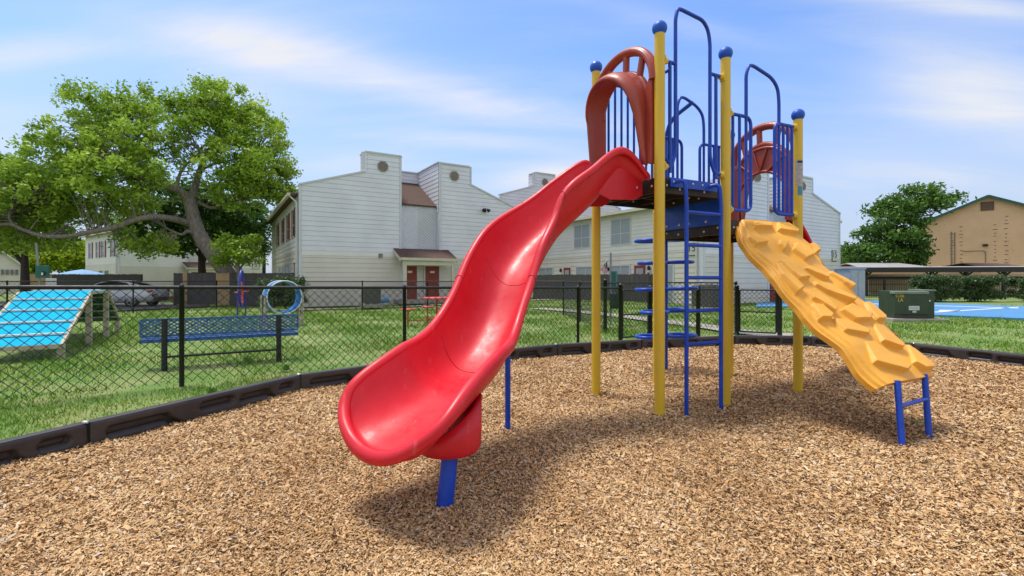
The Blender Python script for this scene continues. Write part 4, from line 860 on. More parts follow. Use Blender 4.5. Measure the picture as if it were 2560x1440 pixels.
for k, (p0, p1, Z0) in enumerate((((2148, 2335), 0, 44), ((2455, 2590), 0, 46))):
    c0 = AT(p0[0], 700, Z0); c1 = AT(p0[1], 700, Z0); z0, z1 = H + 27 * Z0 / F, H + 40 * Z0 / F
    sh = thing('shed_roof', ((c0.x + c1.x) / 2, Z0 + 3, 0), ('low pale metal roof rising just behind the left end of the carport', 'low brown shingle roof behind the carport against the tan building')[k], 'shed')
    mb = MB(); mb.prism([(c0.x, Z0, z0), (c1.x, Z0, z0), (c1.x - .8, Z0 + 3, z1), (c0.x + .9, Z0 + 3, z1)], (0, 0, .08)); mb.prism([(c0.x, Z0 + 6, z0), (c1.x, Z0 + 6, z0), (c1.x - .8, Z0 + 3, z1), (c0.x + .9, Z0 + 3, z1)], (0, 0, .08)); mb.build('roof', (METR, SHING)[k], sh)
    mb = MB(); mb.box(((c0.x + c1.x) / 2, Z0 + 3, z0 / 2 - .15), (c1.x - c0.x - .8, 5, z0 + .3)); mb.build('wall', (TAN, TAN)[k], sh)
# beige wall with a dark railing fence in front, behind the hedge
wl = AT(2168, 700, 42); wr = AT(2700, 700, 42)
mb = MB(); mb.box(((wl.x + wr.x) / 2, 42, .6), (wr.x - wl.x, .3, 2.2)); tag(mb.build('garden_wall', mat('wall_beige', (.50, .36, .26), .8, .15, 1)), 'beige masonry wall beyond the carport posts', 'wall')
rf_ = thing('railing_fence', (AT(2400, 700, 34).x, 34, 0), 'dark metal picket fence between the blue court and the carport', 'fence')
fx0, fx1 = AT(2110, 700, 31).x, AT(2720, 700, 31).x
mb = MB()
for z in (.12, .5, .95, 1.24): mb.bar((fx0, 31, z), (fx1, 31, z), .03, .04)
mb.build('rails', BROWN, rf_)
mb = MB()
for x_ in np.arange(fx0, fx1, .15): mb.bar((x_, 31.02, .05), (x_, 31.02, 1.26), .018, .018, up=(0, 1, 0))
tag(mb.build('pickets', BROWN, rf_), kind='stuff')
for x_ in np.arange(fx0, fx1, 2.6): mb = MB(); mb.box((x_, 31, .6), (.08, .08, 1.4)); mb.build('post', BROWN, rf_)
# transformer
tb = GP(2272, 803); tb.x *= (tb.y + .45) / tb.y; tr = thing('transformer_box', (tb.x, tb.y + .45, 0), 'squat green electrical transformer box with yellow stencilled number by the blue court', 'transformer', rz=R(-7))
tr.scale = (.79, .82, .92)
def lb(mb, x0, x1, y0, y1, z0, z1, mi=0): return mb.box(((x0 + x1) / 2, (y0 + y1) / 2, (z0 + z1) / 2), (x1 - x0, y1 - y0, z1 - z0), mi=mi)
mb = MB(); lb(mb, -1.0, 1.0, -.65, .75, -.06, .075); mb.build('pad', CONC, tr, world=False, bevel=.01)
mb = MB(); lb(mb, -.78, .78, -.22, .55, .075, 1.0); mb.build('tank', TRANSF, tr, world=False, bevel=.01)
mb = MB(); mb.prism([(-.80, -.45, .22), (.42, -.45, .22), (.42, -.45, .9), (.30, -.45, .9), (-.80, -.45, .9)], (0, .23, 0)); dr = mb.build('door', TRANSF, tr, world=False, bevel=.008)
mb = MB(); mb.prism([(-.84, -.5, .90), (.36, -.5, .90), (.43, -.5, .985), (.43, -.2, 1.03), (-.80, -.2, 1.03), (-.84, -.5, .98)], (0, .0, .0)) if 0 else lb(mb, -.84, .40, -.50, -.2, .90, .995); mb.build('hood', TRANSL, tr, world=False, bevel=.02)
mb = MB(); lb(mb, .36, .82, -.26, .6, 1.0, 1.04); mb.build('lid', TRANSL, tr, world=False, bevel=.01)
mb = MB(); lb(mb, -.80, .42, -.40, -.22, .075, .22); mb.build('sill', mat('transformer_sill', (.06, .06, .045), .6, .3), tr, world=False)
MF = Matrix(((1, 0, 0), (0, 0, -1), (0, 1, 0)))
text('S1206', .13, (-.62, -.455, .83), MF, LABY, dr); text('LA', .17, (-.60, -.455, .70), MF, LABY, dr)
mb = MB(); lb(mb, -.30, .08, -.457, -.45, .36, .50); mb.build('warning_label', mat('label_white', (.7, .7, .72), .5, .1), dr, world=False)
mb = MB(); lb(mb, -.27, -.24, -.460, -.457, .42, .45)
for k in range(3): lb(mb, -.22, .05, -.460, -.457, .40 + k * .028, .405 + k * .028)
mb.build('label_print', INK, dr, world=False)
mb = MB(); lb(mb, -.18, -.04, -.47, -.45, .28, .34); mb.build('latch', STEEL, dr, world=False)
mb = MB(); lb(mb, .58, .63, -.232, -.22, .64, .70); mb.build('seal', WHT, tr, world=False)
# tall grey cabinet behind the climbing wall
cb = GP(2137, 757); cb2 = thing('utility_cabinet', (cb.x, cb.y + .4, 0), 'tall pale grey utility cabinet standing beside the blue court', 'cabinet', rz=R(18))
mb = MB(); lb(mb, -.55, .55, -.45, .45, -.05, 1.82); mb.build('body', CABG, cb2, world=False, bevel=.015)
mb = MB(); lb(mb, -.6, .6, -.5, .5, 1.82, 1.88); mb.build('lid', CABG, cb2, world=False, bevel=.01)
for sg in (-1, 1): mb = MB(); lb(mb, -.27 + sg * .27 - .255 + .27, -.27 + sg * .27 + .255 + .27, -.475, -.45, .08, 1.74); dd = mb.build('door', mat('cabinet_door', (.42, .41, .36), .45, .15), cb2, world=False, bevel=.006); mb = MB(); lb(mb, sg * .04 - .012 , sg * .04 + .012, -.50, -.475, .8, 1.05); mb.build('handle', STEEL, dd, world=False)
# air conditioners
def ac(px, py, z, w, hgt_, lab):
    p = GP(px, py, z); t = thing('air_conditioner', (p.x, p.y + w / 2, z), lab, 'air conditioner', rz=R(31), group='air conditioner units on the ground by the apartments')
    mb = MB(); lb(mb, -w / 2, w / 2, -w / 2, w / 2, 0.05, hgt_); mb.build('body', mat('ac_dark', (.09, .085, .08), .6, .2), t, world=False, bevel=.02)
    mb = MB()
    for k in range(14):
        q = -w / 2 + w * (k + .5) / 14
        for sg in (-1, 1): mb.box((q, sg * w / 2, hgt_ / 2 + .03), (.02, .03, hgt_ * .85)); mb.box((sg * w / 2, q, hgt_ / 2 + .03), (.03, .02, hgt_ * .85))
    tag(mb.build('louvres', mat('ac_grille', (.17, .16, .15), .5, .2), t, world=False), kind='stuff')
    mb = MB(); mb.lathe((0, 0, hgt_), [(w * .42, 0), (w * .42, .03), (w * .1, .05), (0, .05)], 20); mb.build('fan_grille', BLK, t, world=False)
    mb = MB(); lb(mb, -w / 2 - .1, w / 2 + .1, -w / 2 - .1, w / 2 + .1, -.1, .05); mb.build('pad', CONC, t, world=False)
ac(922, 762, -.05, .8, .82, 'dark air conditioner unit against the grey facade left of the porch')
ac(1782, 771, 0., 1.0, 1.0, 'air conditioner unit by the corner of the block with number 15')
# ================================================================ wooden fences
def wfence(P, ztop, label, m0=FENCEW, tan=(), name='wooden_fence', zb=None, bw=.145, grp=None):
    P = [Vector(p) for p in P]; t = thing(name, P[0], label, 'fence', group=grp); mb = MB(); mns = [MB() for _ in tan]; tot = 0
    for a, b in zip(P[:-1], P[1:]):
        L_ = (b - a).length; n_ = max(1, int(L_ / bw)); e_ = (b - a) / n_; r = math.atan2(e_.y, e_.x)
        for k in range(n_):
            c = a + e_ * (k + .5); g = gz(c.x, c.y); zt = (ztop if not callable(ztop) else ztop(c)) + random.uniform(-.02, .02); s_ = tot + (k + .5) * L_ / n_
            q = next((mns[i] for i, (x0, x1) in enumerate(tan) if x0 <= s_ <= x1), mb)
            q.box((c.x, c.y + random.uniform(-.006, .006), (g + .05 + zt) / 2), (L_ / n_ - .008, .02, zt - g - .05), rz=r)
        tot += L_
        nn_ = Vector((-e_.y, e_.x, 0)).normalized() * .05
        for z in (.4, ztop - .3 if not callable(ztop) else 1.0): mb.bar(a + nn_ + Vector((0, 0, z + gz(a.x, a.y))), b + nn_ + Vector((0, 0, z + gz(b.x, b.y))), .04, .09)
    mb.build('boards', m0, t)
    for mn in mns:
        if mn.v: mn.build('new_boards', FENCEN if m0 is FENCEW else FENCEG, t)
    for p in P: m = MB(); m.box((p.x, p.y + .08, .7), (.1, .1, 1.9)); m.build('post', m0, t)
    return t
a, b = GP(435, 762, -.25), GP(742, 756, -.05); a.z = b.z = 0; Lf = (b - a).length
wfence([a, b], 1.63, 'dark grey board fence with pale new boards under the leaning tree trunk', tan=((Lf * .065, Lf * .105), (Lf * .36, Lf * .47)))
a, b = Vector((-28.6, 37, 0)), Vector((-37.5, 37, 0)); wfence([b, a], 1.65, 'dark board fence with a weathered tan panel behind the parked car', tan=((0, 2.0),))
p0 = GP(1335, 748); p1 = GP(1622, 757); p0.z = p1.z = 0; wfence([p0, p1, p1 + vC * 0 + uC * 1.2], lambda c: 1.55 , 'low dark grey board fence in front of the block with the flag', bw=.14)
# blue patio umbrella behind the fence
um = AT(205, 690, 39); t = thing('patio_umbrella', (um.x, 39, 0), 'blue patio umbrella rising behind the dark fence', 'umbrella'); mb = MB()
mb.lathe((um.x, 39, 1.65), [(1.5, 0), (1.3, .1), (.6, .3), (.0, .42)], 8, smooth=False); mb.build('canopy', mat('umbrella_blue', (.22, .42, .68), .7, .2), t); mb = MB(); mb.tube([(um.x, 39, -.2), (um.x, 39, 2.05)], .03, 6); mb.build('pole', WHT, t)
# red painted kerb
k0, k1 = GP(400, 745, -.2), GP(440, 745, -.2); mb = MB(); mb.bar(k0, k1 + Vector((.6, .3, 0)), .25, .28); tag(mb.build('kerb', mat('kerb_red', (.5, .07, .04), .7, .2)), 'short red painted kerb behind the parked car', 'kerb')
# ================================================================ chain-link fences and gates
def mesh_panel(mb, a, b, za0, za1, zb0, zb1, d=.115, r=.0035):
    """diagonal wires between ground points a and b; bottom/top heights at each end"""
    a, b = Vector((a[0], a[1], 0)), Vector((b[0], b[1], 0)); L = (b - a).length; e = (b - a) / L; nn = Vector((-e.y, e.x, 0))
    bot = lambda s: za0 + (zb0 - za0) * s / L; top = lambda s: za1 + (zb1 - za1) * s / L; hh = max(za1 - za0, zb1 - zb0)
    for sg in (1, -1):
        s = -hh - .1 if sg > 0 else 0
        while s < (L if sg > 0 else L + hh + .1):
            # wire s(t) = s + sg * (z - bottom)
            t0, t1 = 0., hh; x0, x1 = s, s + sg * hh
            if sg > 0: c0 = max(0, -x0); c1 = min(hh, L - x0)
            else: c0 = max(0, x0 - L); c1 = min(hh, x0)
            if c1 - c0 > .02:
                f0, f1 = c0 / hh, c1 / hh; s0, s1 = s + sg * c0, s + sg * c1
                z0 = bot(s0) + (top(s0) - bot(s0)) * f0; z1 = bot(s1) + (top(s1) - bot(s1)) * f1
                p, q = a + e * s0 + nn * .003 * sg, a + e * s1 + nn * .003 * sg; p.z, q.z = z0, z1
                mb.tube([p, q], r, 4, cap=False)
            s += d
def chain_fence(pts, label, grp=None, zt=lambda p: 1.18, zb=lambda p: 0., pr=.028, rr=.022, thick=(), r=.0035, skip=(), d=.115, caps=True):
    P = [Vector((p[0], p[1], 0)) for p in pts]; o = P[0].copy(); t = thing('chain_link_fence', o, label, 'fence', group=grp)
    for i, p in enumerate(P):
        rad = pr * (1.6 if i in thick else 1); m = MB(); top = zt(p) + (.05 if i in thick else .0); m.lathe((p.x, p.y, 0), [(rad, gz(p.x, p.y) - .1), (rad, top), (rad * 1.15, top), (rad * 1.1, top + .02), (rad * .5, top + .045), (0, top + .05)], 12); m.build('post', BLK, t)
    m = MB(); k = MB(); ties = MB()
    for i in range(len(P) - 1):
        if i in skip: continue
        a, b = P[i], P[i + 1]; m.tube([(a.x, a.y, zt(a)), (b.x, b.y, zt(b))], rr, 10)
        mesh_panel(k, a, b, zb(a) + .02, zt(a) + .01, zb(b) + .02, zt(b) + .01, d, r)
        n_ = int((b - a).length / .45)
        for j in range(1, n_): c = a.lerp(b, j / n_); z = zt(a) + (zt(b) - zt(a)) * j / n_; e = (b - a).normalized(); m.tube([c - e * .004 + Vector((0, 0, z)), c + e * .004 + Vector((0, 0, z))], rr + .004, 8, cap=True)
    m.build('top_rail', BLK, t); k.build('wire_mesh', BLK, t); return t
FD = Vector((.837, .547, 0)); FA = Vector((-4.08, 5.93, 0))
fz = lambda p: 1.315 - .0205 * p.y
G1, G2 = FA + FD * 7.6, FA + FD * 8.52
chain_fence([FA - FD * 5.74, FA - FD * 2.87, FA, (-1.68, 7.50), (1.30, 9.45), G1], 'nearest black chain-link fence, in front of the blue bench', 'black chain-link fences', fz, lambda p: .0, thick=(5,))
chain_fence([G2, (4.15, 10.7), (5.32, 11.35)], 'short black chain-link run between the two gates, behind the blue ladder', 'black chain-link fences', lambda p: 1.06, lambda p: 0., pr=.03, thick=(0, 1, 2))
def gate(a, b, zt, label):
    a, b = Vector((a[0], a[1], 0)), Vector((b[0], b[1], 0)); t = thing('chain_link_gate', a, label, 'gate', group='black chain-link gates'); e = (b - a).normalized(); a2, b2 = a + e * .06, b - e * .07
    m = MB(); z0 = .06; m.tube(rnd([(a2.x, a2.y, z0), (a2.x, a2.y, zt), (b2.x, b2.y, zt), (b2.x, b2.y, z0), (a2.x, a2.y, z0 + .001)], .04), .019, 8); mid = (z0 + zt) / 2 - .02; m.tube([(a2.x, a2.y, mid), (b2.x, b2.y, mid)], .016, 8); m.build('frame', BLK, t)
    m = MB(); mesh_panel(m, a2, b2, z0, zt, z0, zt, .1, .0035); m.build('wire_mesh', BLK, t)
    for z in (.25, zt - .18): m = MB(); m.tube([(a2.x, a2.y, z), (a.x, a.y, z)], .028, 8); m.build('hinge', BLK, t)
    m = MB(); m.bar((b2.x, b2.y, zt - .35), (b2.x + e.x * .1, b2.y + e.y * .1, zt - .35), .05, .03); m.build('latch', BLK, t)
gate(G1, G2, 1.06, 'black chain-link gate seen between the first two yellow posts')
H1 = Vector((6.08, 10.9, 0))
m = MB(); m.lathe((H1.x, H1.y, 0), [(.05, -.1), (.05, 1.14), (.055, 1.15), (.03, 1.19), (0, 1.2)], 14); tag(m.build('gate_post', BLK), 'thick black gate post left of the fourth yellow post', 'post')
gate((5.32, 11.35), H1, 1.04, 'black chain-link gate seen between the third and fourth yellow posts')
K1 = (2.31, 11.9)
chain_fence([GP(-500, 830, -.1), GP(18, 793, -.15), (-17.6, 22.3), (-16.0, 26.0), (-11.6, 24.6), (-7.2, 23.1), (-3.8, 21.6), (-.9, 19.7), (1.9, 17.7), (2.1, 14.8), K1, (4.2, 13.6), (5.6, 12.6), (5.32, 11.4)], 'far black chain-link fence round the lawn, behind the ramp and the red table', 'black chain-link fences', lambda p: 1.2 - .02 * (p.y > 20), lambda p: gz(p.x, p.y), pr=.03, rr=.02, thick=(10,), r=.0045, d=.14)

# ================================================================ bench
bb = GP(411, 922); b2_ = GP(697, 900); ang = math.atan2(b2_.y - bb.y, b2_.x - bb.x); Lb = (b2_ - bb).length
be = thing('park_bench', bb.lerp(b2_, .5), 'blue perforated metal park bench on black posts, seen from behind through the fence', 'bench', rz=ang)
def expanded(mb, x0, x1, f, h, d=.078, w=.008):
    """diagonal lattice on a strip; f(x, q) -> point, q in [0, h]"""
    sl = .62
    for sg in (1, -1):
        s = x0 - h / sl if sg > 0 else x0
        while s < (x1 if sg > 0 else x1 + h / sl):
            a0, a1 = 0, h
            if sg > 0: a0 = max(0, (x0 - s) * sl); a1 = min(h, (x1 - s) * sl)
            else: a0 = max(0, (s - x1) * sl); a1 = min(h, (s - x0) * sl)
            if a1 - a0 > .01: mb.tube([f(s + sg * a0 / sl, a0), f(s + sg * a1 / sl, a1)], w, 4, cap=False)
            s += d
hl = Lb / 2 + .285
fb = lambda x, q: Vector((x, .065 + .05 * q, .47 + q)); fs = lambda x, q: Vector((x, .12 + q, .395 - .02 * q))
m = MB(); expanded(m, -hl, hl, fb, .235)
for q in (0, .235): m.bar(fb(-hl, q), fb(hl, q), .022, .03)
for x in (-hl, hl): m.bar(fb(x, 0), fb(x, .235), .022, .03)
m.build('backrest', BENCH, be, world=False)
m = MB(); expanded(m, -hl, hl, fs, .30, .078, .013)
for q in (0, .30): m.bar(fs(-hl, q), fs(hl, q), .03, .05)
for x in (-hl, hl): m.bar(fs(x, 0), fs(x, .3), .03, .05)
m.build('seat', BENCH, be, world=False)
for x in (-Lb / 2, Lb / 2):
    m = MB(); m.tube([(x, 0, -.05), (x, .0, .45), (x, .02, .72)], .038, 12); m.tube([(x, 0, .36), (x, .4, .345)], .022, 8); m.build('leg', BLK, be, world=False)
m = MB(); m.tube([(-Lb / 2, 0, .17), (Lb / 2, 0, .17)], .018, 8); m.build('stretcher', BLK, be, world=False)

# ================================================================ dog ramp, tunnel, jump
rp = thing('agility_ramp', (-9, 9.8, 0), 'bright cyan A-frame dog ramp with white cleats behind the fence', 'ramp')
R0 = Vector((-7.37, 7.85, 0)); rd_ = Vector((-.512, .859, 0)); rs_ = Vector((-.859, -.512, 0)); RW = 1.04
ks = [(0, .22), (2.0, 1.03), (3.6, 1.03), (5.0, .26)]
pt = lambda s, w, z: R0 + rd_ * s + rs_ * w + Vector((0, 0, z))
for k, nm in enumerate(('near_panel', 'top_panel', 'far_panel')):
    (s0_, z0_), (s1_, z1_) = ks[k], ks[k + 1]; m = MB(); m.prism([pt(s0_, 0, z0_), pt(s1_, 0, z1_), pt(s1_, RW, z1_), pt(s0_, RW, z0_)], (0, 0, .02)); m.prism([pt(s0_, .02, z0_ - .004), pt(s1_, .02, z1_ - .004), pt(s1_, RW - .02, z1_ - .004), pt(s0_, RW - .02, z0_ - .004)], (0, 0, -.012), 1); pn = m.build(nm, [CYAN, DGRN], rp)
    for t in ((.16, .38, .61, .83) if k != 1 else (.5,)):
        m = MB(); a = pt(lerp(s0_, s1_, t), .0, lerp(z0_, z1_, t) + .03); b = pt(lerp(s0_, s1_, t), RW, lerp(z0_, z1_, t) + .03); m.bar(a, b, .085, .03); m.build('cleat', WHT, pn)
        if k == 2: m = MB(); m.bar(a - Vector((0, 0, .062)), b - Vector((0, 0, .062)), .08, .03); m.build('batten', WOODT, pn)
for w_ in (0, RW):
    for k in range(3):
        (s0_, z0_), (s1_, z1_) = ks[k], ks[k + 1]; m = MB(); m.bar(pt(s0_, w_, z0_ - .01), pt(s1_, w_, z1_ - .01), .04, .06); m.build('side_rail', WOODT, rp)
    for s_, z_ in ((.12, .25), (2.0, 1.02), (3.6, 1.02), (4.9, .28)):
        p = pt(s_, w_ * .94 + .03, 0); m = MB(); m.box((p.x, p.y, z_ / 2 - .03), (.09, .09, z_), rz=.5); m.build('leg', WOODT, rp)
m = MB(); m.bar(pt(0, 0, .2), pt(0, RW, .2), .05, .07); m.build('front_rail', WOODT, rp)
TC = AT(712, 743, 13.5); ax = Vector((-.64, .77, 0)); axp = Vector((.77, .64, 0))
tn = thing('agility_tunnel', (TC.x, TC.y, 0), 'short blue barrel tunnel with white rims standing on legs in the lawn', 'tunnel')
r0 = .46; m = MB(); nseg = 40; V = []
for off_, rr in ((0, r0), (.5, r0), (.5, r0 - .03), (0, r0 - .03)):
    for k in range(nseg): a = 2 * math.pi * k / nseg; V.append(TC + ax * off_ + axp * rr * math.cos(a) + Vector((0, 0, rr * math.sin(a))))
m.add(V, [(q * nseg + k, q * nseg + (k + 1) % nseg, ((q + 1) % 4) * nseg + (k + 1) % nseg, ((q + 1) % 4) * nseg + k) for q in range(4) for k in range(nseg)], 0, True); m.build('barrel', mat('tunnel_blue', (.015, .22, .60), .4, .2, 4), tn)
for off_ in (0, .5): m = MB(); m.tube([TC + ax * off_ + axp * r0 * math.cos(a) + Vector((0, 0, r0 * math.sin(a))) for a in np.linspace(0, 2 * math.pi, 40, endpoint=False)], .015, 8, closed=True); m.build('rim', WHT, tn)
for off_ in (.05, .45):
    for sg in (-1, 1): p = TC + ax * off_ + axp * sg * (r0 + .03); m = MB(); m.box((p.x, p.y, (TC.z) / 2), (.05, .07, TC.z + .1)); m.build('leg', WOODT, tn)
JC = GP(604, 781, -.05); va = Vector((-.49, .87, 0)); vb = Vector((.87, .49, 0)); je = (va * .985 + vb * .17).normalized()
jp = thing('hoop_jump', (JC.x, JC.y, 0), 'tall blue oval hoop jump with an orange ring, seen edge-on by the board fence', 'jump')
m = MB(); m.tube([JC + je * .42 * math.cos(a) + Vector((0, 0, .95 + .72 * math.sin(a))) for a in np.linspace(0, 2 * math.pi, 40, endpoint=False)], .05, 10, closed=True); m.build('hoop', mat('hoop_blue', (.03, .05, .36), .4, .2, 5), jp)
m = MB(); m.tube([JC - vb * .03 + je * .30 * math.cos(a) + Vector((0, 0, .74 + .44 * math.sin(a))) for a in np.linspace(0, 2 * math.pi, 32, endpoint=False)], .055, 8, closed=True); m.build('ring', mat('ring_orange', (.72, .10, .03), .45, .2, 5), jp)
for sg in (-1, 1): p = JC + je * .38 * sg + vb * .08 * sg; m = MB(); m.tube([(p.x, p.y, -.3), (p.x, p.y, .75)], .03, 8); m.build('leg', mat('hoop_blue', (.03, .05, .36)), jp)
m = MB(); q = JC - vb * .25 + Vector((0, 0, .80)); m.tube([q, JC + vb * .25 + Vector((0, 0, .85))], .022, 6); m.build('crossbar', mat('ring_orange', (.72, .10, .03)), jp)

# ================================================================ red picnic table with stools
tp = GP(1092, 809); tt = thing('picnic_table', (tp.x, tp.y, 0), 'red round picnic table with attached stools by the far fence', 'table')
m = MB(); m.lathe((tp.x, tp.y, .72), [(.0, 0), (.42, 0), (.44, .02), (.42, .045), (0, .045)], 28); m.build('tabletop', PICN, tt)
m = MB(); m.lathe((tp.x, tp.y, 0), [(.03, -.1), (.03, .72)], 12); m.build('pedestal', PICN, tt)
for k, a in enumerate((200, 290, 20, 110)):
    a = R(a + 8); p = Vector((tp.x + .85 * math.cos(a), tp.y + .85 * math.sin(a), 0)); m = MB(); m.lathe((p.x, p.y, .42), [(.0, 0), (.2, 0), (.215, .02), (.2, .035), (0, .035)], 22); st = m.build('seat', PICN, tt)
    m = MB(); m.lathe((p.x, p.y, 0), [(.022, -.1), (.022, .42)], 10); m.tube([(tp.x, tp.y, .12), (p.x, p.y, .12)], .015, 8); m.build('stem', PICN, st)

# ================================================================ pet waste stations, flag, hose bag
def station(p, pole_h, lab, box_z, rz, bin_=None, open_hole=True, tilt=0):
    t = thing('pet_waste_station', p, lab, 'pet waste station', rz=rz, group='green pet waste stations')
    m = MB(); m.bar((0, 0, -.3), (tilt, 0, pole_h), .06, .05); m.build('pole', mat('galvanised', (.30, .31, .31), .45, .3, 6, metal=.4), t, world=False)
    m = MB(); m.box((.03, -.10, box_z + .22), (.36, .13, .44)); bx = m.build('dispenser', TEAL, t, world=False, bevel=.012)
    if open_hole: m = MB(); m.lathe((.08, -.17, box_z + .16), [(.085, 0), (.085, .012), (.06, .014), (0, .0142)], 18, axis=(0, -1, 0)); m.build('bag_opening', INK, bx, world=False); m = MB(); m.box((.05, -.195, box_z + .14), (.05, .02, .09)); m.build('bag', WHT, bx, world=False)
    if bin_: m = MB(); m.lathe((-.02, -.14, bin_[0]), [(0, 0), (.17, 0), (.19, bin_[1]), (.2, bin_[1] + .02), (0, bin_[1] + .03)], 16); m.build('bin', mat('bin_green', (.03, .07, .075), .5, .3), t, world=False)
sp = AT(107, 700, 17.5); station((sp.x, sp.y, -.1), 1.75 + .95, 'green pet waste dispenser on a leaning grey pole left of the ramp', 1.44, R(25), None, True, -.18)
sp = GP(1527, 810); station((sp.x, sp.y, 0), 2.05, 'green pet waste dispenser and bin on a short pole by the gate, near the flag', 1.08, R(70), (.45, .42), False)
fp = AT(1512, 690, 28.2); ft = thing('flag', fp, 'small striped red, white and blue flag hanging from a slanted stick by the board fence', 'flag')
RW_ = [mat('flag_red', (.55, .03, .05), .8, .1), mat('flag_white', (.72, .72, .72), .8, .05), mat('flag_navy', (.012, .02, .08), .8, .2)]
p0 = AT(1517, 648, 28.2); m = MB(); m.tube([AT(1505, 694, 28.2), p0 + Vector((.02, 0, .08))], .015, 6); m.build('stick', WHT, ft)
A1, A2, A3, A4 = [AT(a_, b_, 28.2) for a_, b_ in ((1518, 652), (1501, 672), (1509, 684), (1519, 682))]
m = MB()
for k in range(13):
    f0, f1 = k / 13, (k + 1) / 13; L0, L1 = A1.lerp(A2, 1 - f0), A1.lerp(A2, 1 - f1); Q0, Q1 = A4.lerp(A3, 1 - f0), A4.lerp(A3, 1 - f1)
    m.prism([L0, L1, Q1, Q0], (0, .012, 0), k % 2)
for k in range(1): m.prism([A1 - Vector((0, .006, 0)), A1.lerp(A2, .5) - Vector((0, .006, 0)), A4.lerp(A3, .25).lerp(A1.lerp(A2, .5), .45) - Vector((0, .006, 0)), A4.lerp(A1, .45) - Vector((0, .006, 0))], (0, .024, 0), 2)
random.seed(5)
for k in range(14):
    f, g = .12 + .35 * random.random(), .08 + .42 * random.random(); c = A1.lerp(A2, f).lerp(A4.lerp(A3, f), g); m.box(c - Vector((0, .01, 0)), (.022, .02, .022), mi=1)
m.build('cloth', RW_, ft)
hb = GP(963, 757, -.02); m = MB(); m.lathe(hb, [(0, 0), (.24, 0), (.28, .12), (.18, .26), (.08, .34), (.05, .42), (0, .43)], 12, smooth=True); tag(m.build('bag', mat('bag_blue', (.10, .28, .45), .7, .3, 8)), 'small light blue bag on the ground against the grey facade', 'bag')
lp = AT(128, 705, 24); lt = thing('lattice_panel', (lp.x, 24, 0), 'small white lattice panel by the road behind the far fence', 'panel'); m = MB()
for sg in (1, -1):
    for k in range(-3, 8): a = -.22 + k * .08; x0, x1 = a, a + sg * .3 ; m.bar((lp.x + max(-.22, min(.22, x0)), 24 + .01 * sg, .98 + (max(-.22, min(.22, x0)) - x0) * sg), (lp.x + max(-.22, min(.22, x1)), 24 + .01 * sg, .98 + (max(-.22, min(.22, x1)) - x0) * sg), .02, .03) if abs(max(-.22, min(.22, x0)) - max(-.22, min(.22, x1))) > .02 else None
m.build('slats', WHT, lt); m = MB(); m.bar((lp.x - .24, 24, .95), (lp.x + .24, 24, .95), .03, .05); m.bar((lp.x - .24, 24, 1.3), (lp.x + .24, 24, 1.3), .03, .05); m.bar((lp.x - .24, 24, -.3), (lp.x - .24, 24, 1.32), .03, .04); m.bar((lp.x + .24, 24, -.3), (lp.x + .24, 24, 1.32), .03, .04); m.build('frame', WHT, lt)

# ================================================================ parked car
cr = GP(318, 769, -.28); cz = -.25
car = thing('parked_car', (cr.x - 1.2, cr.y + .8, cz), 'silver sedan parked behind the cyan ramp, facing left', 'car', rz=R(4))
LC, HW = 4.75, .90     # local x: +2.35 rear .. -2.4 front ; rear wheel at x=1.35
def loft(mb, secs, mi=0):
    n = len(secs[0]); V = [p for s_ in secs for p in s_]
    mb.add(V, [(i * n + k, i * n + k + 1, (i + 1) * n + k + 1, (i + 1) * n + k) for i in range(len(secs) - 1) for k in range(n - 1)], mi, True); mb.add(secs[0], [tuple(range(n))], mi); mb.add(secs[-1], [tuple(range(n))], mi); return mb
def sec(x, w, zb_, zt_, belt, crown):
    h = [(0, zb_), (w * .86, zb_), (w * .97, zb_ + .12), (w, zb_ + .3), (w * .99, belt - .12), (w * .93, belt), (w * .72, zt_ - crown * .3), (0, zt_)]
    return [Vector((x, -a, b)) for a, b in h] + [Vector((x, a, b)) for a, b in h[::-1][1:]]
xs_ = [(2.38, .70, .42, .72, .66), (2.33, .80, .34, .90, .82), (2.15, .86, .26, 1.02, .93), (1.7, .90, .24, 1.05, .96), (1.0, .91, .22, 1.0, .95), (0, .92, .2, .98, .93), (-.9, .91, .2, .97, .91), (-1.6, .89, .22, .92, .86), (-2.1, .83, .26, .80, .74), (-2.36, .68, .34, .62, .58)]
m = loft(MB(), [sec(x, w, zb_, zt_, bl, .05) for x, w, zb_, zt_, bl in xs_]); body = m.build('body', CARP, car, world=False)
def cab(x, w0, w1, z0_, z1_): return [Vector((x, -w0, z0_)), Vector((x, -(w0 + w1) / 2 - .03, (z0_ + z1_) / 2)), Vector((x, -w1, z1_ - .05)), Vector((x, -w1 * .8, z1_)), Vector((x, 0, z1_ + .015)), Vector((x, w1 * .8, z1_)), Vector((x, w1, z1_ - .05)), Vector((x, (w0 + w1) / 2 + .03, (z0_ + z1_) / 2)), Vector((x, w0, z0_))]
cs = [(1.95, .78, .70, .96, 1.04), (1.5, .82, .68, .95, 1.24), (1.0, .84, .66, .94, 1.38), (.5, .85, .66, .93, 1.43), (0, .85, .66, .92, 1.44), (-.45, .85, .67, .91, 1.36), (-.95, .84, .70, .90, 1.12), (-1.3, .82, .74, .89, .93)]
m = loft(MB(), [cab(*c) for c in cs]); m.build('greenhouse', CARG, car, world=False)
m = MB(); rfv = [[Vector((x, y_, z1_ + .012 + .018 * (1 - (y_ / w1) ** 2))) for y_ in np.linspace(-w1 * .95, w1 * .95, 7)] for x, w0, w1, z0_, z1_ in cs if -.5 <= x <= 1.05]; n = 7
m.add([p for r_ in rfv for p in r_], [(i * n + k, i * n + k + 1, (i + 1) * n + k + 1, (i + 1) * n + k) for i in range(len(rfv) - 1) for k in range(n - 1)], 0, True); m.build('roof', CARP, car, world=False)
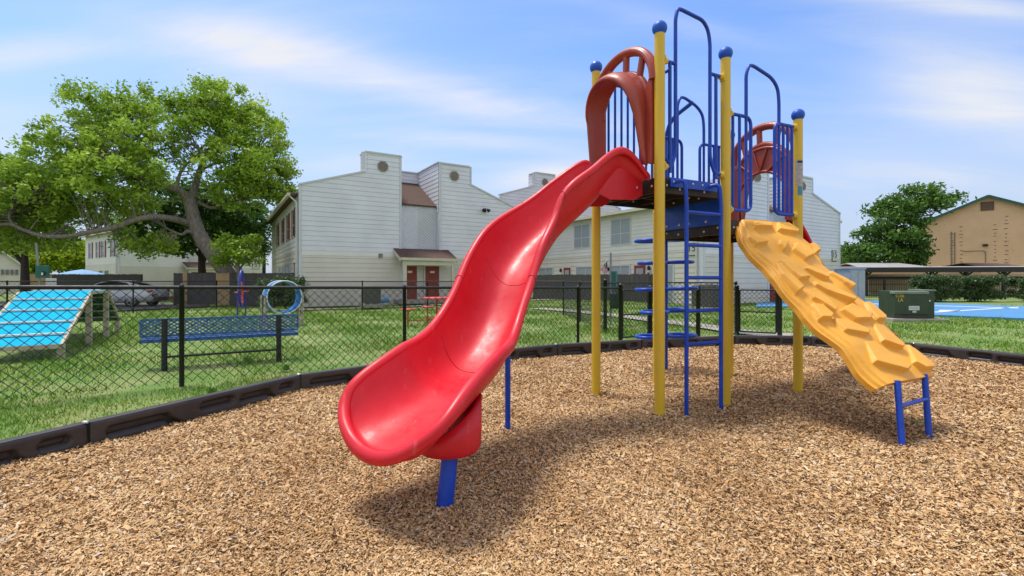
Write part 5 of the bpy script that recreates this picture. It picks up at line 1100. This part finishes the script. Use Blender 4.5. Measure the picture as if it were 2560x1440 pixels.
for sg in (-1, 1):
    m = MB()
    for j in range(len(cs) - 1):
        x, w0, w1, z0_, z1_ = cs[j]; x2, v0, v1, y0_, y1_ = cs[j + 1]; m.tube([(x, sg * w1 * 1.0, z1_ - .035), (x2, sg * v1 * 1.0, y1_ - .035)], .035 if x2 > .4 else .024, 6)
    m.tube([(1.5, sg * .8, 1.0), (1.05, sg * .68, 1.34)], .06, 6); m.build('pillar', CARP, car, world=False)
    for x_ in (1.35, -1.45):
        m = MB(); c = Vector((x_, sg * .80, .335)); m.lathe(c, [(.20, .1), (.315, .09), (.335, .05), (.335, -.08), (.2, -.1)], 30, axis=(0, sg, 0)); wh = m.build('wheel', RUBB, car, world=False)
        m = MB(); m.lathe(c, [(.235, .095), (.225, .06), (.05, .055), (0, .075)], 26, axis=(0, sg, 0), mi=1); m.lathe(c, [(.24, .10), (.225, .105), (.222, .08)], 26, axis=(0, sg, 0))
        for k in range(10): a = math.pi * k / 5 + (.1 if k % 2 else -.1); m.bar(c + Vector((0, sg * .095, 0)), c + Vector((.225 * math.cos(a), sg * .085, .225 * math.sin(a))), .018, .03, up=(0, 1, 0))
        m.build('rim', [mat('rim_alloy', (.5, .5, .52), .3, .1, metal=.7), BLK], wh, world=False)
        m = MB(); m.lathe(c + Vector((0, sg * .045, .01)), [(.385, 0), (.385, .03), (.0, .032)], 30, axis=(0, sg, 0)); m.build('wheel_arch', BLK, car, world=False)
    m = MB(); m.box((2.22, sg * .70, .86), (.22, .28, .14)); m.build('taillight', mat('taillight_red', (.45, .02, .03), .2, .2, coat=.8), car, world=False, bevel=.03)
    m = MB(); m.box((-2.2, sg * .66, .66), (.24, .26, .12)); m.build('headlight', mat('headlight', (.6, .62, .65), .1, .1, coat=1.), car, world=False, bevel=.03)
    m = MB(); m.box((-.75, sg * .97, .98), (.14, .14, .11)); m.build('mirror', CARP, car, world=False, bevel=.03)
    m = MB()
    for x_ in (1.05, .0, -.95): m.bar((x_, sg * .921, .35), (x_ + .06, sg * .90, .90), .006, .008)
    m.build('door_seam', INK, car, world=False)
m = MB(); m.box((2.36, 0, .42), (.06, 1.3, .22)); m.build('bumper', mat('bumper_dark', (.06, .06, .065), .5, .2), car, world=False, bevel=.02)
m = MB(); m.box((2.385, 0, .66), (.02, .5, .12)); m.build('licence_plate', WHT, car, world=False)

# ================================================================ trees, shrubs, hedges
def leaves(name, C, Rr, per, size, m_, parent, squash=1., shade=None, up=.5):
    C = np.asarray(C); K = len(C); n = K * per; ctr = np.repeat(C, per, 0); rad = np.repeat(np.asarray(Rr), per)
    g = np.clip(rng.normal(0, .48, (n, 3)), -1, 1); g[:, 2] *= squash; p = ctr + g * rad[:, None]
    nr = rng.normal(0, 1, (n, 3)) + np.array([0, 0, up * 2]); nr /= np.linalg.norm(nr, axis=1)[:, None]
    t = np.cross(nr, rng.normal(0, 1, (n, 3))); t /= np.linalg.norm(t, axis=1)[:, None]; b = np.cross(nr, t)
    L = size * rng.uniform(.6, 1.35, n); w = L * rng.uniform(.38, .6, n)
    V = np.stack([p - t * L[:, None], p + b * w[:, None] - t * L[:, None] * .1, p + t * L[:, None] + nr * (L * -.25)[:, None], p - b * w[:, None] - t * L[:, None] * .1], 1).reshape(-1, 3)
    k = np.arange(n) * 4; Q = np.c_[k, k + 1, k + 2, k + 3]; cl = np.repeat(rng.beta(2.2, 2.2, K), per) * .55 + rng.beta(2, 2, n) * .45
    return npmesh(name, V, Q, m_, np.repeat(np.clip(cl, 0, 1), 4), parent=parent)
def ell(c, r, n, shell=.55):
    d = rng.normal(0, 1, (n, 3)); d /= np.linalg.norm(d, axis=1)[:, None]; q = (shell + (1 - shell) * rng.random(n)) ** .8
    return np.array(c) + d * q[:, None] * np.array(r) * rng.uniform(.75, 1.12, n)[:, None]
def limb(m, P, r0, r1, n=10): Q = bez(P, 5); k = len(Q); m.tube(Q, [r0 + (r1 - r0) * (i / (k - 1)) ** .8 for i in range(k)], n)
def twigs(m, C, branches, r=.02, k=1.):
    B = [p for br in branches for p in bez(br, 4)]
    A_ = np.array([tuple(p) for p in B])
    for c in C:
        if random.random() > k: continue
        d = np.linalg.norm(A_ - c, axis=1) + .35 * np.maximum(0, A_[:, 2] - c[2]); j = int(np.argmin(d)); a = Vector(A_[j]); b = Vector(c); mid = a.lerp(b, .5) + Vector((random.uniform(-.2, .2), random.uniform(-.2, .2), .15)); m.tube([a, mid, b], [r * 1.6, r * 1.1, r * .5], 4, cap=False)
# the big leaning tree behind the board fence
ZT = 29.5; bt = thing('leaning_tree', AT(580, 755, ZT), 'big leafy tree with a pale leaning trunk and long low bough behind the board fence', 'tree')
T = lambda px, py, dz_=0: AT(px, py, ZT + dz_)
br_ = [[T(597, 740), T(572, 690), T(535, 640), T(500, 590), T(484, 545), T(474, 500)],
       [T(474, 505), T(452, 478, -.5), T(425, 468, -1), T(385, 458, -1.5), T(355, 442, -2), T(335, 425, -2.6), T(290, 400, -3)],
       [T(474, 505), T(487, 470, .4), T(500, 425, .7), T(520, 380, 1), T(545, 340, 1.3), T(560, 290, 1.5)],
       [T(440, 470, -.8), T(452, 430, -.6), T(475, 402, -.3), T(500, 380, 0)],
       [T(476, 560), T(440, 549, -1), T(390, 542, -2), T(340, 549, -2.6), T(290, 568, -3), T(235, 578, -3.4), T(175, 590, -3.8), T(110, 590, -4), T(60, 575, -4.2), T(20, 560, -4.5), T(-50, 572, -5)],
       [T(50, 572, -4.2), T(26, 552, -4.2), T(26, 528, -4.2), T(45, 505, -4.2)],
       [T(495, 588), T(470, 578, -.6), T(452, 586, -.8), T(415, 570, -1)],
       [T(495, 505, .2), T(530, 520, .8), T(560, 510, 1.2), T(600, 500, 1.5)],
       [T(500, 425, .7), T(535, 410, 1.4), T(580, 400, 2), T(640, 380, 2.2)], [T(370, 455, -1.8), T(355, 420, -1.6), T(330, 360, -1.2), T(300, 310, -1)]]
m = MB(); rr_ = [(.52, .34), (.26, .10), (.24, .09), (.11, .05), (.21, .07), (.08, .04), (.15, .05), (.11, .05), (.11, .05), (.1, .05)]
for P_, (a, b) in zip(br_, rr_): limb(m, P_, a, b, 14 if a > .4 else 9)
SPH = [(565, 265, 95, 68, 1.5, 2.6, 70), (485, 260, 45, 45, .5, 1.6, 16), (640, 330, 92, 75, 2, 2.6, 62), (660, 430, 80, 70, 1.5, 2.5, 55), (585, 400, 80, 75, .5, 2.6, 50), (600, 480, 90, 42, 1, 2.4, 34), (500, 330, 70, 60, 0, 2, 28),
       (265, 275, 110, 50, -1, 2.4, 46), (370, 262, 85, 34, -.5, 2, 24), (200, 360, 105, 58, -2, 2.6, 50), (310, 360, 95, 55, -2, 2.5, 38), (420, 330, 65, 55, -1, 2, 16), (140, 430, 95, 52, -3, 2.4, 44), (290, 440, 110, 55, -3, 2.4, 54),
       (380, 400, 70, 40, -1.5, 2, 16), (210, 490, 105, 44, -1.4, 1.8, 50), (110, 505, 100, 44, -2, 1.8, 44), (330, 510, 60, 34, -.6, 1.4, 18), (40, 540, 90, 50, -2.0, 1.8, 36), (190, 548, 120, 26, -.6, 1.4, 26), (90, 610, 90, 16, -2, 1.4, 14), (40, 470, 90, 60, -4.5, 2.4, 36), (690, 480, 45, 30, 1.5, 1.4, 12), (390, 612, 40, 26, -1.4, 1.2, 10), (345, 600, 45, 22, -2, 1.2, 9), (-40, 500, 60, 80, -4.5, 2.4, 30)]
CC = np.concatenate([ell(T(x, y, dz_), (rx * ZT / F, rz_, ry * ZT / F), n_) for x, y, rx, ry, dz_, rz_, n_ in SPH])
CC = CC[~((CC[:, 2] < 5.6) & (CC[:, 0] < -18) & (CC[:, 1] < ZT - 1.2))] if 0 else CC
twigs(m, CC, br_, .022, .8); m.build('trunk', BARK, bt)
leaves('crown', CC, rng.uniform(.3, .78, len(CC)), 84, .12, LEAF, bt, .75)
def simple_tree(base, top_px, Z, crown, trunk_r, label, lm, bark=BARKD, per=70, size=.14, name='tree', grp=None, lean=0, rads=(.5, 1.0), tw=.6):
    """crown: list of (px, py, rx, ry, dz, rz, n) at depth Z"""
    t = thing(name, base, label, 'tree', group=grp); m = MB(); b = Vector(base); top = AT(top_px[0], top_px[1], Z)
    P_ = [b + Vector((0, 0, -.3)), b.lerp(top, .35) + Vector((lean, 0, 0)), b.lerp(top, .7), top]; limb(m, P_, trunk_r, trunk_r * .3)
    C = np.concatenate([ell(AT(x, y, Z + dz_), (rx * Z / F, rz_, ry * Z / F), n_) for x, y, rx, ry, dz_, rz_, n_ in crown]); brs = [P_]
    for k in range(7):
        c = Vector(C[random.randrange(len(C))]); s_ = b.lerp(top, random.uniform(.4, .85)); q = [s_, s_.lerp(c, .5) + Vector((0, 0, .3)), c]; limb(m, q, trunk_r * .4, trunk_r * .1, 6); brs.append(q)
    twigs(m, C, brs, .018, tw); m.build('trunk', bark, t); leaves('crown', C, rng.uniform(*rads, len(C)), per, size, lm, t, .7); return t
simple_tree(AT(508, 745, 37), (500, 560), 37, [(440, 520, 120, 75, 0, 3.5, 60), (540, 540, 110, 80, 0, 3.5, 60), (370, 580, 60, 50, 0, 2.5, 28), (600, 560, 60, 70, 0, 2.5, 30), (470, 600, 70, 30, -1, 2, 22)], .38, 'dark green tree behind the leaning trunk', LEAFD, per=100, size=.17)
simple_tree(AT(64, 770, 33), (60, 560), 33, [(40, 470, 90, 90, 0, 3, 60), (-20, 520, 60, 90, 0, 3, 34), (60, 560, 110, 45, 0, 2.5, 36), (100, 450, 50, 50, 0, 2, 18)], .34, 'straight dark trunked tree at the far left behind the utility house', LEAFD, per=95, size=.16)
simple_tree(AT(602, 752, 27.8), (590, 600), 27.8, [(580, 615, 42, 26, 0, 1.0, 18), (610, 640, 42, 26, -.2, 1.0, 18), (560, 652, 22, 14, 0, .6, 8), (628, 600, 18, 18, 0, .6, 6)], .16, 'small bright green sapling against a snapped stump beside the leaning trunk', LEAF, per=80, size=.10, rads=(.25, .5), bark=BARK)
simple_tree(AT(660, 740, 42), (660, 560), 42, [(655, 545, 26, 28, 0, 1.5, 12), (665, 600, 24, 40, 0, 1.5, 16), (640, 580, 20, 30, 0, 1.5, 10)], .2, 'slender sparse tree standing just left of the grey block', LEAFD, per=60, size=.14)
for k, (x, y, rx, ry, Z_, lb_) in enumerate(((60, 640, 110, 45, 75, 'yellow-green tree far behind the utility house'), (170, 632, 75, 40, 80, 'bright yellow-green tree far behind, left of the pale block'), (-60, 620, 80, 60, 78, 'yellow-green tree far away at the left edge'))):
    simple_tree(AT(x, 745, Z_), (x, 640), Z_, [(x, y, rx, ry, 0, 5, 110)], .35, lb_, LEAFY, per=70, size=.30, rads=(.9, 1.7), grp='bright far trees', tw=.2)
simple_tree(AT(2262, 745, 50), (2255, 590), 50, [(2290, 500, 60, 36, 0, 3, 26), (2240, 530, 50, 38, 0, 3, 26), (2340, 490, 36, 26, 0, 2.5, 14), (2210, 590, 60, 34, 0, 3, 30), (2270, 580, 50, 50, 0, 3, 30), (2150, 628, 36, 18, 0, 2, 14), (2190, 640, 70, 22, 0, 2.5, 26), (2280, 640, 36, 22, 0, 2.5, 14)], .34, 'spreading green tree at the left corner of the tan building', LEAFD, per=100, size=.19, rads=(.6, 1.15), tw=.8)
simple_tree(AT(2110, 740, 85), (2110, 665), 85, [(2105, 662, 30, 14, 0, 4, 30), (2170, 668, 50, 12, 0, 4, 26)], .3, 'distant dark green trees low behind the grey cabinet', LEAFD, per=60, size=.35, rads=(.9, 1.5), tw=0)
# hedges and shrubs
def hedge(c, r, n, lab, m_=LEAFH, per=130, size=.055, name='hedge', rz=0):
    t = thing(name, (c[0], c[1], 0), lab, 'hedge' if name == 'hedge' else 'shrub'); m = MB(); C = []
    for k in range(max(3, int(r[0] * 3))):
        x_ = c[0] + random.uniform(-.85, .85) * r[0]; y_ = c[1] + random.uniform(-.4, .4) * r[1]
        for j in range(3): limb(m, [(x_, y_, -.1), (x_ + random.uniform(-.15, .15), y_, c[2] * .5), (x_ + random.uniform(-.4, .4), y_ + random.uniform(-.2, .2), c[2] + r[2] * .5)], .03, .01, 5)
    m.build('stems', BARKD, t)
    u = rng.random((n, 3)) * 2 - 1; q = np.sign(u) * np.abs(u) ** .55; C = np.array(c) + q * np.array(r) * rng.uniform(.85, 1.05, (n, 1)); C[:, 2] = np.maximum(C[:, 2], .25)
    leaves('foliage', C, rng.uniform(.16, .3, n), per, size, m_, t, .8); return t
h0, h1 = AT(2262, 720, 29), AT(2522, 720, 27); hedge(((h0.x + h1.x) / 2, 28, .78), ((h1.x - h0.x) / 2, .7, .58), 300, 'long dark green clipped hedge between the blue court and the carport')
h2 = AT(2575, 720, 27.5); hedge((h2.x, 27.5, .75), (.9, .7, .55), 70, 'end of a second dark hedge at the right edge of the picture')
sc_ = AT(708, 727, 23.4); hedge((sc_.x, 23.4, .55), (.85, .6, .72), 110, 'round leafy shrub seen through the blue barrel tunnel', LEAFH, 130, .055, 'shrub')
sc_ = AT(716, 700, 23.5); 
x_, y_, _ = polar(60, 3, 5, 1, -52, -38)
# weeds along the border and in the mulch
def tuft(x, y, n, h_, lab, zb_=0.):
    t = MB()
    for k in range(n):
        a = random.uniform(0, 6.28); l = random.uniform(.5, 1) * h_; w = .004; dx, dy = math.cos(a), math.sin(a); o_ = Vector((x + random.uniform(-.04, .04), y + random.uniform(-.04, .04), zb_)); mid = o_ + Vector((dx * l * .3, dy * l * .3, l * .7)); tip = o_ + Vector((dx * l * .8, dy * l * .8, l)); s_ = Vector((-dy * w, dx * w, 0))
        t.add([o_ - s_, o_ + s_, mid + s_, tip, mid - s_], [(0, 1, 2, 4), (4, 2, 3)])
    return tag(t.build('weed_tuft', mat('weed_green', (.22, .40, .06), .6, .3, 5)), lab, 'weeds', group='small green weeds in the play area')
wp = GP(2300, 1072); tuft(wp.x, wp.y, 26, .05, 'small green weed between the climber legs', .03)
wp = GP(560, 1196); tuft(wp.x, wp.y, 16, .04, 'tiny green weed in the wood chips at the lower left', .03)
for k, (px, py) in enumerate(((530, 985), (620, 905), (715, 925))):
    wp = GP(px, py); tuft(wp.x, wp.y, 70, .13, ('taller grass tuft in the lawn behind the nearest border timbers', 'taller grass tuft under the middle of the blue bench', 'taller grass tuft at the right foot of the blue bench')[k])
